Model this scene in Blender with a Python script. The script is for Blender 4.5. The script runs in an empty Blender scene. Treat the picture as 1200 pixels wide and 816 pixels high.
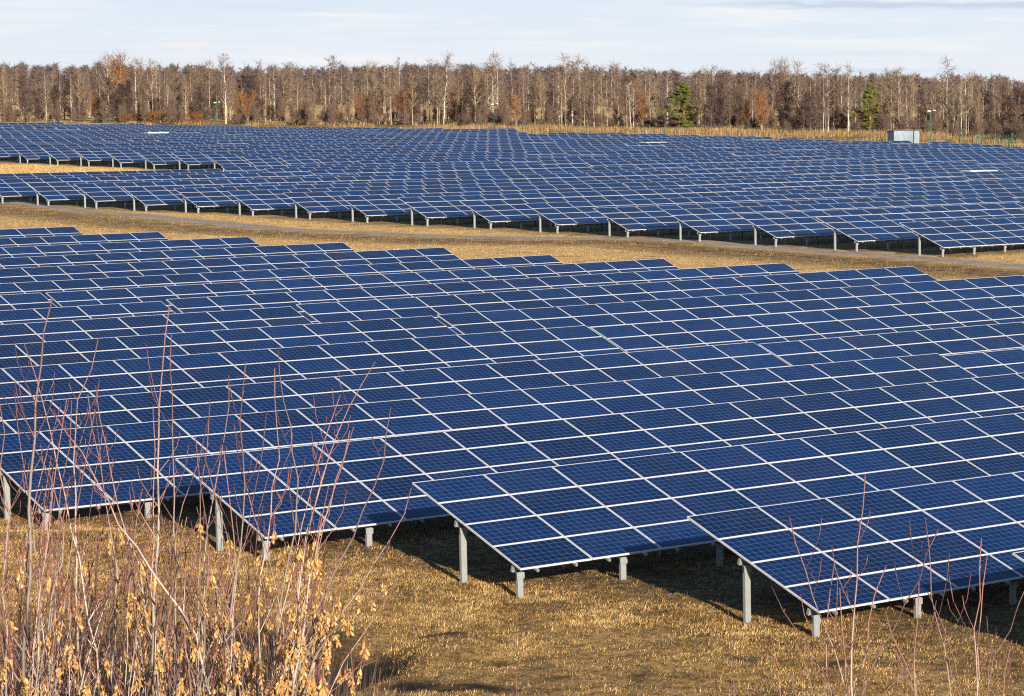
import bpy, math, random
import numpy as np
R = math.radians
scene = bpy.context.scene
C = scene.collection
rng = np.random.default_rng(7)
random.seed(7)

# ------------------------------------------------------------------ camera
ZC = 9.7                                   # the photographer stands on an embankment
cam_d = bpy.data.cameras.new('camera')
cam_d.sensor_width = 36.0
cam_d.lens = 97.84
cam_d.shift_x = -0.5
cam_d.clip_start = 0.5
cam_d.clip_end = 12000
cam = bpy.data.objects.new('camera', cam_d)
C.objects.link(cam)
cam.location = (0, 0, ZC)
cam.rotation_euler = (math.pi / 2 - 0.0926, 0, 0)
scene.camera = cam

# ------------------------------------------------------------------ sky and sun
SUN_EL = R(17.0)
SUN_DIR = (0.452, -0.892)                  # horizontal direction towards the sun
SUN_AZ = math.atan2(SUN_DIR[0], SUN_DIR[1])
W = bpy.data.worlds.new('World')
scene.world = W
W.use_nodes = True
nt = W.node_tree
nt.nodes.clear()
def nd(t, n, **kw):
    o = t.nodes.new(n)
    for k, v in kw.items():
        setattr(o, k, v)
    return o
wout = nd(nt, 'ShaderNodeOutputWorld')
wbg = nd(nt, 'ShaderNodeBackground')
wbg.inputs['Strength'].default_value = 0.08
sky = nd(nt, 'ShaderNodeTexSky', sky_type='NISHITA')
sky.sun_disc = False
sky.sun_elevation = SUN_EL
sky.sun_rotation = SUN_AZ
sky.air_density = 1.0
sky.dust_density = 0.4
sky.ozone_density = 4.0
wtc = nd(nt, 'ShaderNodeTexCoord')
wsep = nd(nt, 'ShaderNodeSeparateXYZ')
nt.links.new(wtc.outputs['Generated'], wsep.inputs[0])
def world_noise(sx, sz, detail, rough, lo, hi, off=0.0):
    mp = nd(nt, 'ShaderNodeMapping')
    mp.inputs['Scale'].default_value = (sx, sx, sz)
    mp.inputs['Location'].default_value = (off, off * .7, off * .3)
    nt.links.new(wtc.outputs['Generated'], mp.inputs[0])
    nz = nd(nt, 'ShaderNodeTexNoise')
    nz.inputs['Scale'].default_value = 1.0
    nz.inputs['Detail'].default_value = detail
    nz.inputs['Roughness'].default_value = rough
    nt.links.new(mp.outputs[0], nz.inputs['Vector'])
    mr = nd(nt, 'ShaderNodeMapRange', interpolation_type='SMOOTHSTEP')
    mr.inputs['From Min'].default_value = lo
    mr.inputs['From Max'].default_value = hi
    nt.links.new(nz.outputs[0], mr.inputs['Value'])
    return mr.outputs[0]
def mixc(t, fac, a, b):
    m = nd(t, 'ShaderNodeMix', data_type='RGBA')
    for s, v in ((m.inputs[0], fac), (m.inputs[6], a), (m.inputs[7], b)):
        if hasattr(v, 'is_output'):
            t.links.new(v, s)
        elif isinstance(v, (int, float)):
            s.default_value = v
        else:
            s.default_value = (*v, 1)
    return m.outputs[2]
# thin bright veil of cloud low over the horizon, fading to clear sky higher up
veil = nd(nt, 'ShaderNodeMapRange', interpolation_type='SMOOTHSTEP')
veil.inputs['From Min'].default_value = 0.035
veil.inputs['From Max'].default_value = 0.09
veil.inputs['To Min'].default_value = 0.93
veil.inputs['To Max'].default_value = 0.0
nt.links.new(wsep.outputs['Z'], veil.inputs['Value'])
K = 6.55
grad = nd(nt, 'ShaderNodeMapRange')
grad.inputs['From Min'].default_value = 0.0
grad.inputs['From Max'].default_value = 0.032
nt.links.new(wsep.outputs['Z'], grad.inputs['Value'])
cl = mixc(nt, grad.outputs[0], (.84 * K, .875 * K, .95 * K), (.73 * K, .83 * K, .955 * K))
cl = mixc(nt, world_noise(14, 210, 5, .55, .40, .78), cl, (.93 * K, .94 * K, .97 * K))
cl = mixc(nt, world_noise(7, 230, 5, .6, .56, .80, 3.1), cl, (.66 * K, .75 * K, .90 * K))
cl = mixc(nt, world_noise(34, 330, 5, .6, .60, .80, 8.3), cl, (.98 * K, .90 * K, .86 * K))
# a long grey-blue bar of cloud high at the right
bn = nd(nt, 'ShaderNodeTexNoise'); bn.inputs['Scale'].default_value = 1.0; bn.inputs['Detail'].default_value = 5
bm = nd(nt, 'ShaderNodeMapping'); bm.inputs['Scale'].default_value = (60, 60, 500)
nt.links.new(wtc.outputs['Generated'], bm.inputs[0]); nt.links.new(bm.outputs[0], bn.inputs['Vector'])
def wm(op, a, b_=None, c=False):
    m = nd(nt, 'ShaderNodeMath', operation=op); m.use_clamp = c
    for s, v in zip(m.inputs, (a, b_)):
        if v is None: continue
        if hasattr(v, 'is_output'): nt.links.new(v, s)
        else: s.default_value = v
    return m.outputs[0]
zz = wm('ADD', wsep.outputs['Z'], wm('MULTIPLY', wm('SUBTRACT', bn.outputs[0], .5), .0045))
bar = wm('SUBTRACT', 1.15, wm('MULTIPLY', wm('ABSOLUTE', wm('SUBTRACT', zz, .0300)), 620.0), True)
bar = wm('MULTIPLY', bar, wm('MULTIPLY', wm('ADD', wsep.outputs['X'], .128), 22.0, True))
cl = mixc(nt, wm('MULTIPLY', bar, .85), cl, (.56 * K, .65 * K, .82 * K))
wcol = mixc(nt, veil.outputs[0], sky.outputs[0], cl)
nt.links.new(wcol, wbg.inputs['Color'])
nt.links.new(wbg.outputs[0], wout.inputs[0])

sun_d = bpy.data.lights.new('sun', 'SUN')
sun_d.energy = 5.0
sun_d.angle = R(0.53)
sun_d.color = (1.0, 0.885, 0.74)
sun = bpy.data.objects.new('sun', sun_d)
C.objects.link(sun)
ce = math.cos(SUN_EL)
from mathutils import Vector
sun.rotation_euler = Vector((SUN_DIR[0] * ce, SUN_DIR[1] * ce, math.sin(SUN_EL))).to_track_quat('Z', 'Y').to_euler()
sun.location = (40, -60, 60)

vs = scene.view_settings
vs.view_transform = 'Standard'
vs.look = 'None'
vs.exposure = 0.92
vs.gamma = 1.0
vs.use_curve_mapping = False
scene.cycles.use_denoising = False
scene.cycles.filter_width = 1.15

# ------------------------------------------------------------------ helpers
class MB:
    """collects polygons (with a material slot, a uv per corner and a grey value per vertex)"""
    def __init__(s):
        s.v = []; s.f = []; s.m = []; s.g = []
    def quad(s, a, b, c, d, m=0):
        i = len(s.v); s.v += [a, b, c, d]; s.f.append((i, i + 1, i + 2, i + 3)); s.m.append(m)
    def box(s, x0, x1, y0, y1, z0, z1, m=0, M=None):
        p = [(x0, y0, z0), (x1, y0, z0), (x1, y1, z0), (x0, y1, z0), (x0, y0, z1), (x1, y0, z1), (x1, y1, z1), (x0, y1, z1)]
        if M is not None:
            p = [M(q) for q in p]
        i = len(s.v); s.v += p
        for f in ((3, 2, 1, 0), (4, 5, 6, 7), (0, 1, 5, 4), (1, 2, 6, 5), (2, 3, 7, 6), (3, 0, 4, 7)):
            s.f.append(tuple(i + k for k in f)); s.m.append(m)
    def tube(s, pts, rad, n=5, m=0, g=None):
        pts = [np.asarray(p, float) for p in pts]
        base = len(s.v); prev = None
        for k, p in enumerate(pts):
            d = pts[min(k + 1, len(pts) - 1)] - pts[max(k - 1, 0)]
            d = d / (np.linalg.norm(d) + 1e-9)
            if prev is None:
                a = np.cross(d, (0.31, 0.9, 0.2)); a /= np.linalg.norm(a)
            else:
                a = prev - d * (prev @ d); a /= np.linalg.norm(a) + 1e-9
            prev = a; b = np.cross(d, a)
            for j in range(n):
                t = 2 * math.pi * j / n
                s.v.append(tuple(p + rad[k] * (math.cos(t) * a + math.sin(t) * b)))
                if g is not None:
                    s.g.append(g[k])
        for k in range(len(pts) - 1):
            for j in range(n):
                q = (j + 1) % n
                s.f.append((base + k * n + j, base + k * n + q, base + (k + 1) * n + q, base + (k + 1) * n + j)); s.m.append(m)
        s.f.append(tuple(base + (len(pts) - 1) * n + j for j in range(n))); s.m.append(m)
    def mesh(s, name, mats, smooth=False):
        me = bpy.data.meshes.new(name)
        me.from_pydata(s.v, [], s.f)
        for m in mats:
            me.materials.append(m)
        if len(mats) > 1:
            me.polygons.foreach_set('material_index', s.m)
        if s.g:
            at = me.attributes.new('tone', 'FLOAT', 'POINT')
            at.data.foreach_set('value', np.asarray(s.g, np.float32))
        if smooth:
            me.polygons.foreach_set('use_smooth', [True] * len(s.f))
        me.update()
        return me
def tri_mesh(name, verts, nv, mat, tone=None):
    """verts: (N*nv,3) separate triangles or quads"""
    verts = np.ascontiguousarray(verts, np.float32)
    n = len(verts)
    me = bpy.data.meshes.new(name)
    me.vertices.add(n); me.vertices.foreach_set('co', verts.ravel())
    me.loops.add(n); me.loops.foreach_set('vertex_index', np.arange(n, dtype=np.int32))
    me.polygons.add(n // nv)
    me.polygons.foreach_set('loop_start', np.arange(0, n, nv, dtype=np.int32))
    me.polygons.foreach_set('loop_total', np.full(n // nv, nv, np.int32))
    if tone is not None:
        at = me.attributes.new('tone', 'FLOAT', 'POINT')
        at.data.foreach_set('value', np.ascontiguousarray(tone, np.float32))
    me.materials.append(mat)
    me.update(calc_edges=True)
    return me
def obj(name, me, parent=None, loc=(0, 0, 0), rot=(0, 0, 0)):
    o = bpy.data.objects.new(name, me)
    C.objects.link(o)
    o.location = loc; o.rotation_euler = rot
    if parent is not None:
        o.parent = parent
    return o
def tag(o, label=None, cat=None, group=None, kind=None):
    if label: o['label'] = label
    if cat: o['category'] = cat
    if group: o['group'] = group
    if kind: o['kind'] = kind
    return o
def thing(name, label, cat, loc=(0, 0, 0), rot=(0, 0, 0), group=None):
    return tag(obj(name, None, None, loc, rot), label, cat, group)

# ------------------------------------------------------------------ materials
def mat(name):
    m = bpy.data.materials.new(name); m.use_nodes = True
    t = m.node_tree
    return m, t, t.nodes['Principled BSDF']
def ramp(t, fac, stops):
    r = nd(t, 'ShaderNodeValToRGB')
    e = r.color_ramp.elements
    while len(e) < len(stops):
        e.new(0.5)
    for k, (p, c) in enumerate(stops):
        e[k].position = p; e[k].color = (*c, 1)
    t.links.new(fac, r.inputs[0])
    return r.outputs[0]
def noise(t, vec, scale, detail=3, rough=.55):
    n = nd(t, 'ShaderNodeTexNoise')
    n.inputs['Scale'].default_value = scale
    n.inputs['Detail'].default_value = detail
    n.inputs['Roughness'].default_value = rough
    t.links.new(vec, n.inputs['Vector'])
    return n.outputs[0]
def objco(t):
    return nd(t, 'ShaderNodeTexCoord').outputs['Object']
def math_n(t, op, a, b=None, clamp=False):
    m = nd(t, 'ShaderNodeMath', operation=op); m.use_clamp = clamp
    for s, v in zip(m.inputs, (a, b)):
        if v is None: continue
        if hasattr(v, 'is_output'): t.links.new(v, s)
        else: s.default_value = v
    return m.outputs[0]
def attr(t, name):
    return nd(t, 'ShaderNodeAttribute', attribute_name=name).outputs['Fac']

def metal(name, col, rough=.45, metallic=.6, nscale=9):
    m, t, b = mat(name)
    n = noise(t, objco(t), nscale, 4)
    t.links.new(ramp(t, n, [(.3, tuple(c * .78 for c in col)), (.7, col)]), b.inputs['Base Color'])
    b.inputs['Metallic'].default_value = metallic
    b.inputs['Roughness'].default_value = rough
    return m
M_frame = metal('aluminium_frame', (.74, .74, .74), .40, .25)
M_galv = metal('galvanised_steel', (.34, .36, .355), .5, .35, 22)

def cell_material(name, per_object):
    m, t, b = mat(name)
    uv = nd(t, 'ShaderNodeUVMap', uv_map='cells').outputs[0]
    sp = nd(t, 'ShaderNodeSeparateXYZ'); t.links.new(uv, sp.inputs[0])
    def line(o, w):
        f = math_n(t, 'FRACT', o)
        d = math_n(t, 'ABSOLUTE', math_n(t, 'SUBTRACT', f, .5))
        return math_n(t, 'GREATER_THAN', d, .5 - w)
    grid = math_n(t, 'MAXIMUM', line(sp.outputs[0], .020), line(sp.outputs[1], .022))
    # three pale bus bars across each cell
    bus = line(math_n(t, 'MULTIPLY', sp.outputs[1], 3.0), .018)
    if per_object:
        rnd = nd(t, 'ShaderNodeObjectInfo').outputs['Random']
    else:
        rnd = attr(t, 'tone')
    blue = ramp(t, rnd, [(0.0, (.0014, .0088, .042)), (.4, (.0015, .0116, .056)), (.88, (.0020, .0158, .073)), (.96, (.0035, .0125, .058)), (1.0, (.0080, .0120, .044))])
    # polycrystalline flakes: each cell a shade of its own
    fl = nd(t, 'ShaderNodeTexWhiteNoise', noise_dimensions='3D')
    vf = nd(t, 'ShaderNodeVectorMath', operation='FLOOR'); t.links.new(uv, vf.inputs[0])
    cmb = nd(t, 'ShaderNodeVectorMath', operation='ADD'); t.links.new(vf.outputs[0], cmb.inputs[0])
    xx = nd(t, 'ShaderNodeCombineXYZ'); t.links.new(math_n(t, 'MULTIPLY', rnd, 91.7), xx.inputs[2]); t.links.new(xx.outputs[0], cmb.inputs[1])
    t.links.new(cmb.outputs[0], fl.inputs['Vector'])
    pos = nd(t, 'ShaderNodeNewGeometry').outputs['Position']
    drift = math_n(t, 'MULTIPLY', math_n(t, 'SUBTRACT', noise(t, pos, .11, 3), .5), 1.1)
    shade = math_n(t, 'ADD', math_n(t, 'ADD', math_n(t, 'MULTIPLY', fl.outputs['Value'], .35), .82), drift)
    hs = nd(t, 'ShaderNodeHueSaturation'); t.links.new(shade, hs.inputs['Value']); t.links.new(blue, hs.inputs['Color'])
    c1 = mixc(t, math_n(t, 'MULTIPLY', bus, .30), hs.outputs[0], (.03, .055, .13))
    c2 = mixc(t, math_n(t, 'MULTIPLY', grid, .9), c1, (.10, .165, .30))
    # white backing shows round the cells
    def edge(o, n, w):
        return math_n(t, 'GREATER_THAN', math_n(t, 'ABSOLUTE', math_n(t, 'SUBTRACT', o, n / 2)), n / 2 - w)
    dust = math_n(t, 'MULTIPLY', math_n(t, 'SUBTRACT', noise(t, pos, .9, 6, .7), .42), .10, True)
    t.links.new(mixc(t, dust, c2, (.26, .22, .17)), b.inputs['Base Color'])
    b.inputs['Roughness'].default_value = .09
    b.inputs['IOR'].default_value = 1.45
    b.inputs['Specular IOR Level'].default_value = .27
    return m
M_cell = cell_material('solar_cells', True)
M_cell_far = cell_material('solar_cells_far', False)

# ------------------------------------------------------------------ terrain
TH, TAU = 0.7665, 0.3225
MU, MV = 1.67, 1.01
UD = np.array([math.cos(TH), math.sin(TH)]); ND = np.array([-math.sin(TH), math.cos(TH)])
P0 = np.array([-3.618, 48.469]); DP, AL = 7.141, -1.548
RY = [0, 130, 160, 235, 260, 300, 340, 400, 500, 560, 620, 900, 1150, 1500]
RZ = [0, 0.02, .33, .36, .55, .92, 1.15, 1.5, 2.2, 2.6, 3.0, 6.0, 10.0, 10.5]
def hash_noise(X, Y, s, seed):
    X = np.asarray(X, float) / s; Y = np.asarray(Y, float) / s
    xi, yi = np.floor(X), np.floor(Y); fx, fy = X - xi, Y - yi
    fx = fx * fx * (3 - 2 * fx); fy = fy * fy * (3 - 2 * fy)
    def h(a, b):
        v = np.sin(a * 127.1 + b * 311.7 + seed * 74.7) * 43758.5453
        return v - np.floor(v)
    return (h(xi, yi) * (1 - fx) + h(xi + 1, yi) * fx) * (1 - fy) + (h(xi, yi + 1) * (1 - fx) + h(xi + 1, yi + 1) * fx) * fy - .5
def H0(X, Y):
    X = np.asarray(X, float); Y = np.asarray(Y, float)
    z = np.interp(Y, RY, RZ)
    bank = np.clip((41.0 - Y) / 41.0, 0, 1.6)
    z = z + 8.1 * bank
    q = X / np.maximum(Y, 50)
    g = np.interp(q, [-.40, -.34, -.27, -.21, -.11, -.02], [.9, .85, .62, .80, .30, -.15])
    return np.where(Y > 620, 3.0 + (z - 3.0) * g, z)
def H(X, Y):
    X = np.asarray(X, float); Y = np.asarray(Y, float)
    z = H0(X, Y)
    near = np.clip((130 - Y) / 60, 0, 1)
    z = z + near * (.16 * hash_noise(X, Y, 2.6, 1) + .10 * hash_noise(X, Y, .9, 2) + .05 * hash_noise(X, Y, .42, 3)) * .75
    z = z + .14 * hash_noise(X, Y, 9, 4) * np.clip((Y - 60) / 60, .2, 1)
    # hollow in front of the shrubs
    z = z - .55 * np.exp(-(((X + 11.5) / .95) ** 2 + ((Y - 46.2) / 2.2) ** 2) ** 2)
    z = z - .16 * np.exp(-(((X + 8.9) / .5) ** 2 + ((Y - 46.8) / .5) ** 2))
    return z
ROWS = [(11,54.75,17),(12,55.51,21),(13,56.27,26),(14,57.04,30),(15,57.8,34),(16,58.46,39),(17,59.12,43),(18,59.78,47),(19,60.44,52),(20,61.1,56),(21,61.64,61),(22,62.18,65),(23,62.72,70),(24,63.27,74),(25,63.81,77),(26,64.35,77),(27,64.97,79),(28,65.6,80),(29,95.78,53),(30,96.48,55),(31,97.18,56),(32,97.88,56),(33,98.58,56),(34,99.28,56),(35,99.98,56),(36,100.68,57),(37,101.38,59),(38,102.08,60),(39,102.78,60),(40,103.48,60),(41,104.18,59),(42,104.88,58),(43,105.58,55),(44,106.28,57),(45,106.98,60),(46,107.68,63),(47,108.38,66),(48,109.08,61),(49,109.78,59),(50,110.48,58),(51,111.18,57),(52,111.88,55),(53,112.58,54),(54,113.28,54),(55,113.98,53),(56,114.68,52),(57,115.38,52),(58,116.08,51),(59,116.78,50),(60,117.48,50),(61,118.18,48),(62,118.88,46),(63,119.58,45),(64,120.28,43),(65,120.98,42),(66,121.68,41),(67,122.38,39)]
def row_xy(k, u, v):
    p = P0 + ND * (k * DP + v * MV * math.cos(TAU)) + UD * (k * AL + u * MU)
    return float(p[0]), float(p[1])

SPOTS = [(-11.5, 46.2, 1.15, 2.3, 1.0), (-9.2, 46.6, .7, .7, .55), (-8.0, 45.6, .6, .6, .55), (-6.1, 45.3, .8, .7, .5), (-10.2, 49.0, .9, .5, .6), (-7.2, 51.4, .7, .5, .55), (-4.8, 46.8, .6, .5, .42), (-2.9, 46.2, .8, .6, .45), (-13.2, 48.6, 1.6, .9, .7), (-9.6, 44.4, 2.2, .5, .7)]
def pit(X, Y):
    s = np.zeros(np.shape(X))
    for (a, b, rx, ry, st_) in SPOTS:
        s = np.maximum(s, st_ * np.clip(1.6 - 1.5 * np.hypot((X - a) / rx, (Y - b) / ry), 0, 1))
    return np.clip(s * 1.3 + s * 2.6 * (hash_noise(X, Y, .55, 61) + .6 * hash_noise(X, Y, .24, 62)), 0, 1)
# track centre line
TRACK = np.array([(-112, 262), (-86.5, 235), (-66.5, 207.5), (-50.2, 188), (-36.5, 178), (-21.3, 174), (-9.6, 159.5), (0, 150.2), (9, 141), (22, 127)])

def axis(a, dens):
    out = [a[0]]
    for (lo, hi, st) in dens:
        n = max(1, int(round((hi - lo) / st)))
        out += list(np.linspace(lo, hi, n + 1)[1:])
    return np.array(out)
xs = axis([-2500], [(-2500, -700, 120), (-700, -160, 15), (-160, -30, 3), (-30, 3, .22), (3, 40, 2.5), (40, 300, 20), (300, 2500, 140)])
ys = axis([-60], [(-60, 4, 8), (4, 38, 1.2), (38, 62, .22), (62, 130, 1.2), (130, 320, 2.5), (320, 600, 10), (600, 1200, 40), (1200, 6000, 400)])
GX, GY = np.meshgrid(xs, ys)
GZ = H(GX, GY)
nx, ny = len(xs), len(ys)
verts = np.stack([GX, GY, GZ], -1).reshape(-1, 3)
idx = np.arange(nx * ny).reshape(ny, nx)
quads = np.stack([idx[:-1, :-1], idx[:-1, 1:], idx[1:, 1:], idx[1:, :-1]], -1).reshape(-1, 4)
gm = bpy.data.meshes.new('ground')
gm.vertices.add(len(verts)); gm.vertices.foreach_set('co', verts.astype(np.float32).ravel())
gm.loops.add(quads.size); gm.loops.foreach_set('vertex_index', quads.astype(np.int32).ravel())
gm.polygons.add(len(quads)); gm.polygons.foreach_set('loop_start', np.arange(0, quads.size, 4, dtype=np.int32)); gm.polygons.foreach_set('loop_total', np.full(len(quads), 4, np.int32))
gm.polygons.foreach_set('use_smooth', np.ones(len(quads), bool))
# bare earth where the tables stand, darkened to deepen their shade, and in the hollow, rough dark scrub before the track
def uw(X, Y):
    dx, dy = X - P0[0], Y - P0[1]
    w = dx * ND[0] + dy * ND[1]; k = w / DP
    u = (dx * UD[0] + dy * UD[1] - k * AL) / MU
    return k, u
def soil_shade(X, Y):
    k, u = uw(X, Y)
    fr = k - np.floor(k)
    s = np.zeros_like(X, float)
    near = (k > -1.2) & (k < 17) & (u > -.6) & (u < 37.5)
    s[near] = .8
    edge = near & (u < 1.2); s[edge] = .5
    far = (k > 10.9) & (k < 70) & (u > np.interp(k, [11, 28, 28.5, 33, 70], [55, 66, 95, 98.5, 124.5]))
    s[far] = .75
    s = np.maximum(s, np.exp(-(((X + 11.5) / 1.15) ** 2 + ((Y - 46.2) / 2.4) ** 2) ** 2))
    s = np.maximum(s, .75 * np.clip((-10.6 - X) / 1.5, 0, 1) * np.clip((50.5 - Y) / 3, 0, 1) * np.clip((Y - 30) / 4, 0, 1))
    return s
def track_dist(X, Y):
    d = np.full(np.shape(X), 1e9); side = np.zeros(np.shape(X))
    for a, b in zip(TRACK[:-1], TRACK[1:]):
        ab = b - a; L2 = ab @ ab
        t = np.clip(((X - a[0]) * ab[0] + (Y - a[1]) * ab[1]) / L2, 0, 1)
        qx, qy = X - a[0] - t * ab[0], Y - a[1] - t * ab[1]
        dd = np.hypot(qx, qy); m = dd < d
        d = np.where(m, dd, d); side = np.where(m, np.sign(ab[0] * qy - ab[1] * qx), side)
    return d, side
def scrub(X, Y):
    d, side = track_dist(X, Y)
    s = np.where(side < 0, np.clip((d - 1.2) / 1.5, 0, 1) * np.clip((9.5 - d) / 4, 0, 1), 0)
    return s * np.clip((Y - 95) / 10, 0, 1)
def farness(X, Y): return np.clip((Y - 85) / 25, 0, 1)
for nm, fn in (('soil_shade', soil_shade), ('scrub', scrub), ('far', farness), ('pit', pit)):
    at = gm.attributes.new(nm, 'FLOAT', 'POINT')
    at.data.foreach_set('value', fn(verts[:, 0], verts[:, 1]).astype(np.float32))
gm.update(calc_edges=True)
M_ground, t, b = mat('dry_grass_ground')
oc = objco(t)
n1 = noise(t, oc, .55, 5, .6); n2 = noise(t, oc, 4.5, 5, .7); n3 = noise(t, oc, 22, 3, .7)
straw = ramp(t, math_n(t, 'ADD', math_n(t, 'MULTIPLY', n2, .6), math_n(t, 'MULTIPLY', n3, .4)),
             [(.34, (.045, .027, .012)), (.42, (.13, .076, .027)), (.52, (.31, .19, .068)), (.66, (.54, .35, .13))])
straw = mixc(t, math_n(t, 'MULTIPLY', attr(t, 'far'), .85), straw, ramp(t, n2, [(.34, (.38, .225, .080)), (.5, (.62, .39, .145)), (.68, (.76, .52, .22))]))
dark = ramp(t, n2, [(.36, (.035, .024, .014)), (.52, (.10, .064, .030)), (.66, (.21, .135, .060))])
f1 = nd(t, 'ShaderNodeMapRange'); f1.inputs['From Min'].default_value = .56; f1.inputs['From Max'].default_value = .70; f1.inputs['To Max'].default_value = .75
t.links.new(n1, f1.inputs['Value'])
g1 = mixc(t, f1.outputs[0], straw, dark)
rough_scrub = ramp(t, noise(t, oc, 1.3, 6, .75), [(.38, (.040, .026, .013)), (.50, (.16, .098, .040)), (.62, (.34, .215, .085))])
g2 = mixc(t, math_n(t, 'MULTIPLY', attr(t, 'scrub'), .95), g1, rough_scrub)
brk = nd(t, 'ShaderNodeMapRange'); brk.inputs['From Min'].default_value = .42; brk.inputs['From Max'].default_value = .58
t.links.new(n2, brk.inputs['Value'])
g3 = mixc(t, math_n(t, 'MULTIPLY', attr(t, 'soil_shade'), math_n(t, 'ADD', math_n(t, 'MULTIPLY', brk.outputs[0], -.35), 1.0)), g2,
          ramp(t, n3, [(.35, (.020, .014, .009)), (.7, (.075, .048, .025))]))  # earth colour lowered so the shade under the tables goes nearly black
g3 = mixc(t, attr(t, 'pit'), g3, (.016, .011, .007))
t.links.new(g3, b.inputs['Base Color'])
b.inputs['Roughness'].default_value = .95
b.inputs['Specular IOR Level'].default_value = .15
bp = nd(t, 'ShaderNodeBump'); bp.inputs['Strength'].default_value = .8; bp.inputs['Distance'].default_value = .09
t.links.new(math_n(t, 'ADD', n2, math_n(t, 'MULTIPLY', n3, .5)), bp.inputs['Height']); t.links.new(bp.outputs[0], b.inputs['Normal'])
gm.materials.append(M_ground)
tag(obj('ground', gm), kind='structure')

# gravel track: a ribbon a few millimetres above the ground
def smooth_line(P, n):
    t = np.concatenate([[0], np.cumsum(np.linalg.norm(np.diff(P, axis=0), axis=1))])
    s = np.linspace(0, t[-1], n)
    L = np.stack([np.interp(s, t, P[:, 0]), np.interp(s, t, P[:, 1])], -1)
    for _ in range(int(n / 12)):
        L[1:-1] = (L[:-2] + 2 * L[1:-1] + L[2:]) / 4
    return L
TL = smooth_line(TRACK, 420)
tn = np.gradient(TL, axis=0); tn /= np.linalg.norm(tn, axis=1)[:, None]; tn = np.stack([-tn[:, 1], tn[:, 0]], -1)
mb = MB()
cols = np.array([-1.6, -1.0, -.55, 0, .55, 1.0, 1.6])
for k in range(len(TL)):
    for c in cols:
        wv = c * (1 + .45 * float(hash_noise(TL[k, 0] * 2, c * 3, 3.0, 9)))
        p = TL[k] + tn[k] * wv
        mb.v.append((p[0], p[1], float(H(p[0], p[1])) + .035 - (.05 if abs(c) > 1.4 else 0) - (.03 if .4 < abs(c) < 1.1 else 0)))
        mb.g.append(1.0 if .4 < abs(c) < 1.1 else .15)
for k in range(len(TL) - 1):
    for j in range(6):
        a = k * 7 + j
        mb.f.append((a, a + 1, a + 8, a + 7)); mb.m.append(0)
M_track, t, b = mat('gravel')
oc = objco(t)
grv = ramp(t, math_n(t, 'ADD', math_n(t, 'MULTIPLY', noise(t, oc, .7, 5, .7), .6), math_n(t, 'MULTIPLY', noise(t, oc, 6, 3), .4)),
           [(.36, (.15, .112, .078)), (.52, (.29, .23, .175)), (.66, (.41, .33, .25))])
midg = ramp(t, noise(t, oc, 2.5, 5, .7), [(.36, (.10, .065, .028)), (.62, (.46, .30, .12))])
cov = math_n(t, 'MULTIPLY', math_n(t, 'SUBTRACT', math_n(t, 'ADD', attr(t, 'tone'), noise(t, oc, .8, 5, .75)), .72), 2.0, True)
t.links.new(mixc(t, cov, midg, grv), b.inputs['Base Color'])
b.inputs['Roughness'].default_value = .95
tag(obj('gravel_track', mb.mesh('gravel_track', [M_track], True)), kind='structure')

# ------------------------------------------------------------------ solar tables
ZL = 0.5545
ct, st = math.cos(TAU), math.sin(TAU)
def set_cell_uv(me, glass_faces, tone=None):
    uvl = me.uv_layers.new(name='cells')
    dat = np.zeros((len(me.loops), 2), np.float32)
    for fi in glass_faces:
        p = me.polygons[fi]
        for li, uv in zip(p.loop_indices, ((0, 0), (10, 0), (10, 6), (0, 6))):
            dat[li] = uv
    uvl.data.foreach_set('uv', dat.ravel())
LX, LY = 1.65, 0.99
def frame_mb(mb, m=0):
    w, h = .0185, .038
    mb.box(0, LX, 0, w, -h, 0, m); mb.box(0, LX, LY - w, LY, -h, 0, m)
    mb.box(0, w, w + .0005, LY - w - .0005, -h, -.0004, m); mb.box(LX - w, LX, w + .0005, LY - w - .0005, -h, -.0004, m)
def glass_mb(mb, m=0):
    w = .0145
    i = len(mb.f)
    mb.quad((w, w, -.004), (LX - w, w, -.004), (LX - w, LY - w, -.004), (w, LY - w, -.004), m)
    mb.quad((w, LY - w, -.012), (LX - w, LY - w, -.012), (LX - w, w, -.012), (w, w, -.012), 0)
    return i
def one_panel():
    mb = MB(); frame_mb(mb, 0); gi = glass_mb(mb, 1)
    me = mb.mesh('solar_panel', [M_frame, M_cell]); set_cell_uv(me, [gi]); return me
def split_panel():
    a = MB(); gi = glass_mb(a, 1)
    ga = a.mesh('panel_glass', [M_frame, M_cell]); set_cell_uv(ga, [gi])
    f = MB(); frame_mb(f); return ga, f.mesh('panel_frame', [M_frame])
ME_PANEL = one_panel()
ME_GLASS, ME_FRAME = split_panel()

# posts: open C profile, .13 wide
def post_mesh(h0, name='post'):
    mb = MB(); w, dpt, th = .125, .07, .008
    mb.box(-w / 2, w / 2, -dpt / 2, -dpt / 2 + th, -.45, h0)
    mb.box(-w / 2, -w / 2 + th, -dpt / 2 + th + .0005, dpt / 2, -.45, h0)
    mb.box(w / 2 - th, w / 2, -dpt / 2 + th + .0005, dpt / 2, -.45, h0)
    mb.box(-w / 2 + th + .0005, -w / 2 + .03, dpt / 2 - th, dpt / 2, -.45, h0)
    mb.box(w / 2 - .03, w / 2 - th - .0005, dpt / 2 - th, dpt / 2, -.45, h0)
    mb.box(-.085, .085, -dpt / 2 - .014, -dpt / 2 - .002, h0 - .13, h0 - .012)
    for bx_ in (-.045, .045):
        mb.box(bx_ - .012, bx_ + .012, -dpt / 2 - .026, -dpt / 2 - .0145, h0 - .085, h0 - .06)
    return mb
VF, VR = .30, 2.37                       # distance of the posts up the slope
POST_U = [.16 + 2.42 * k for k in range(13)]
def post_h(v, dz):
    return ZL + dz + v * st - .038 - .05 - .12
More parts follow.
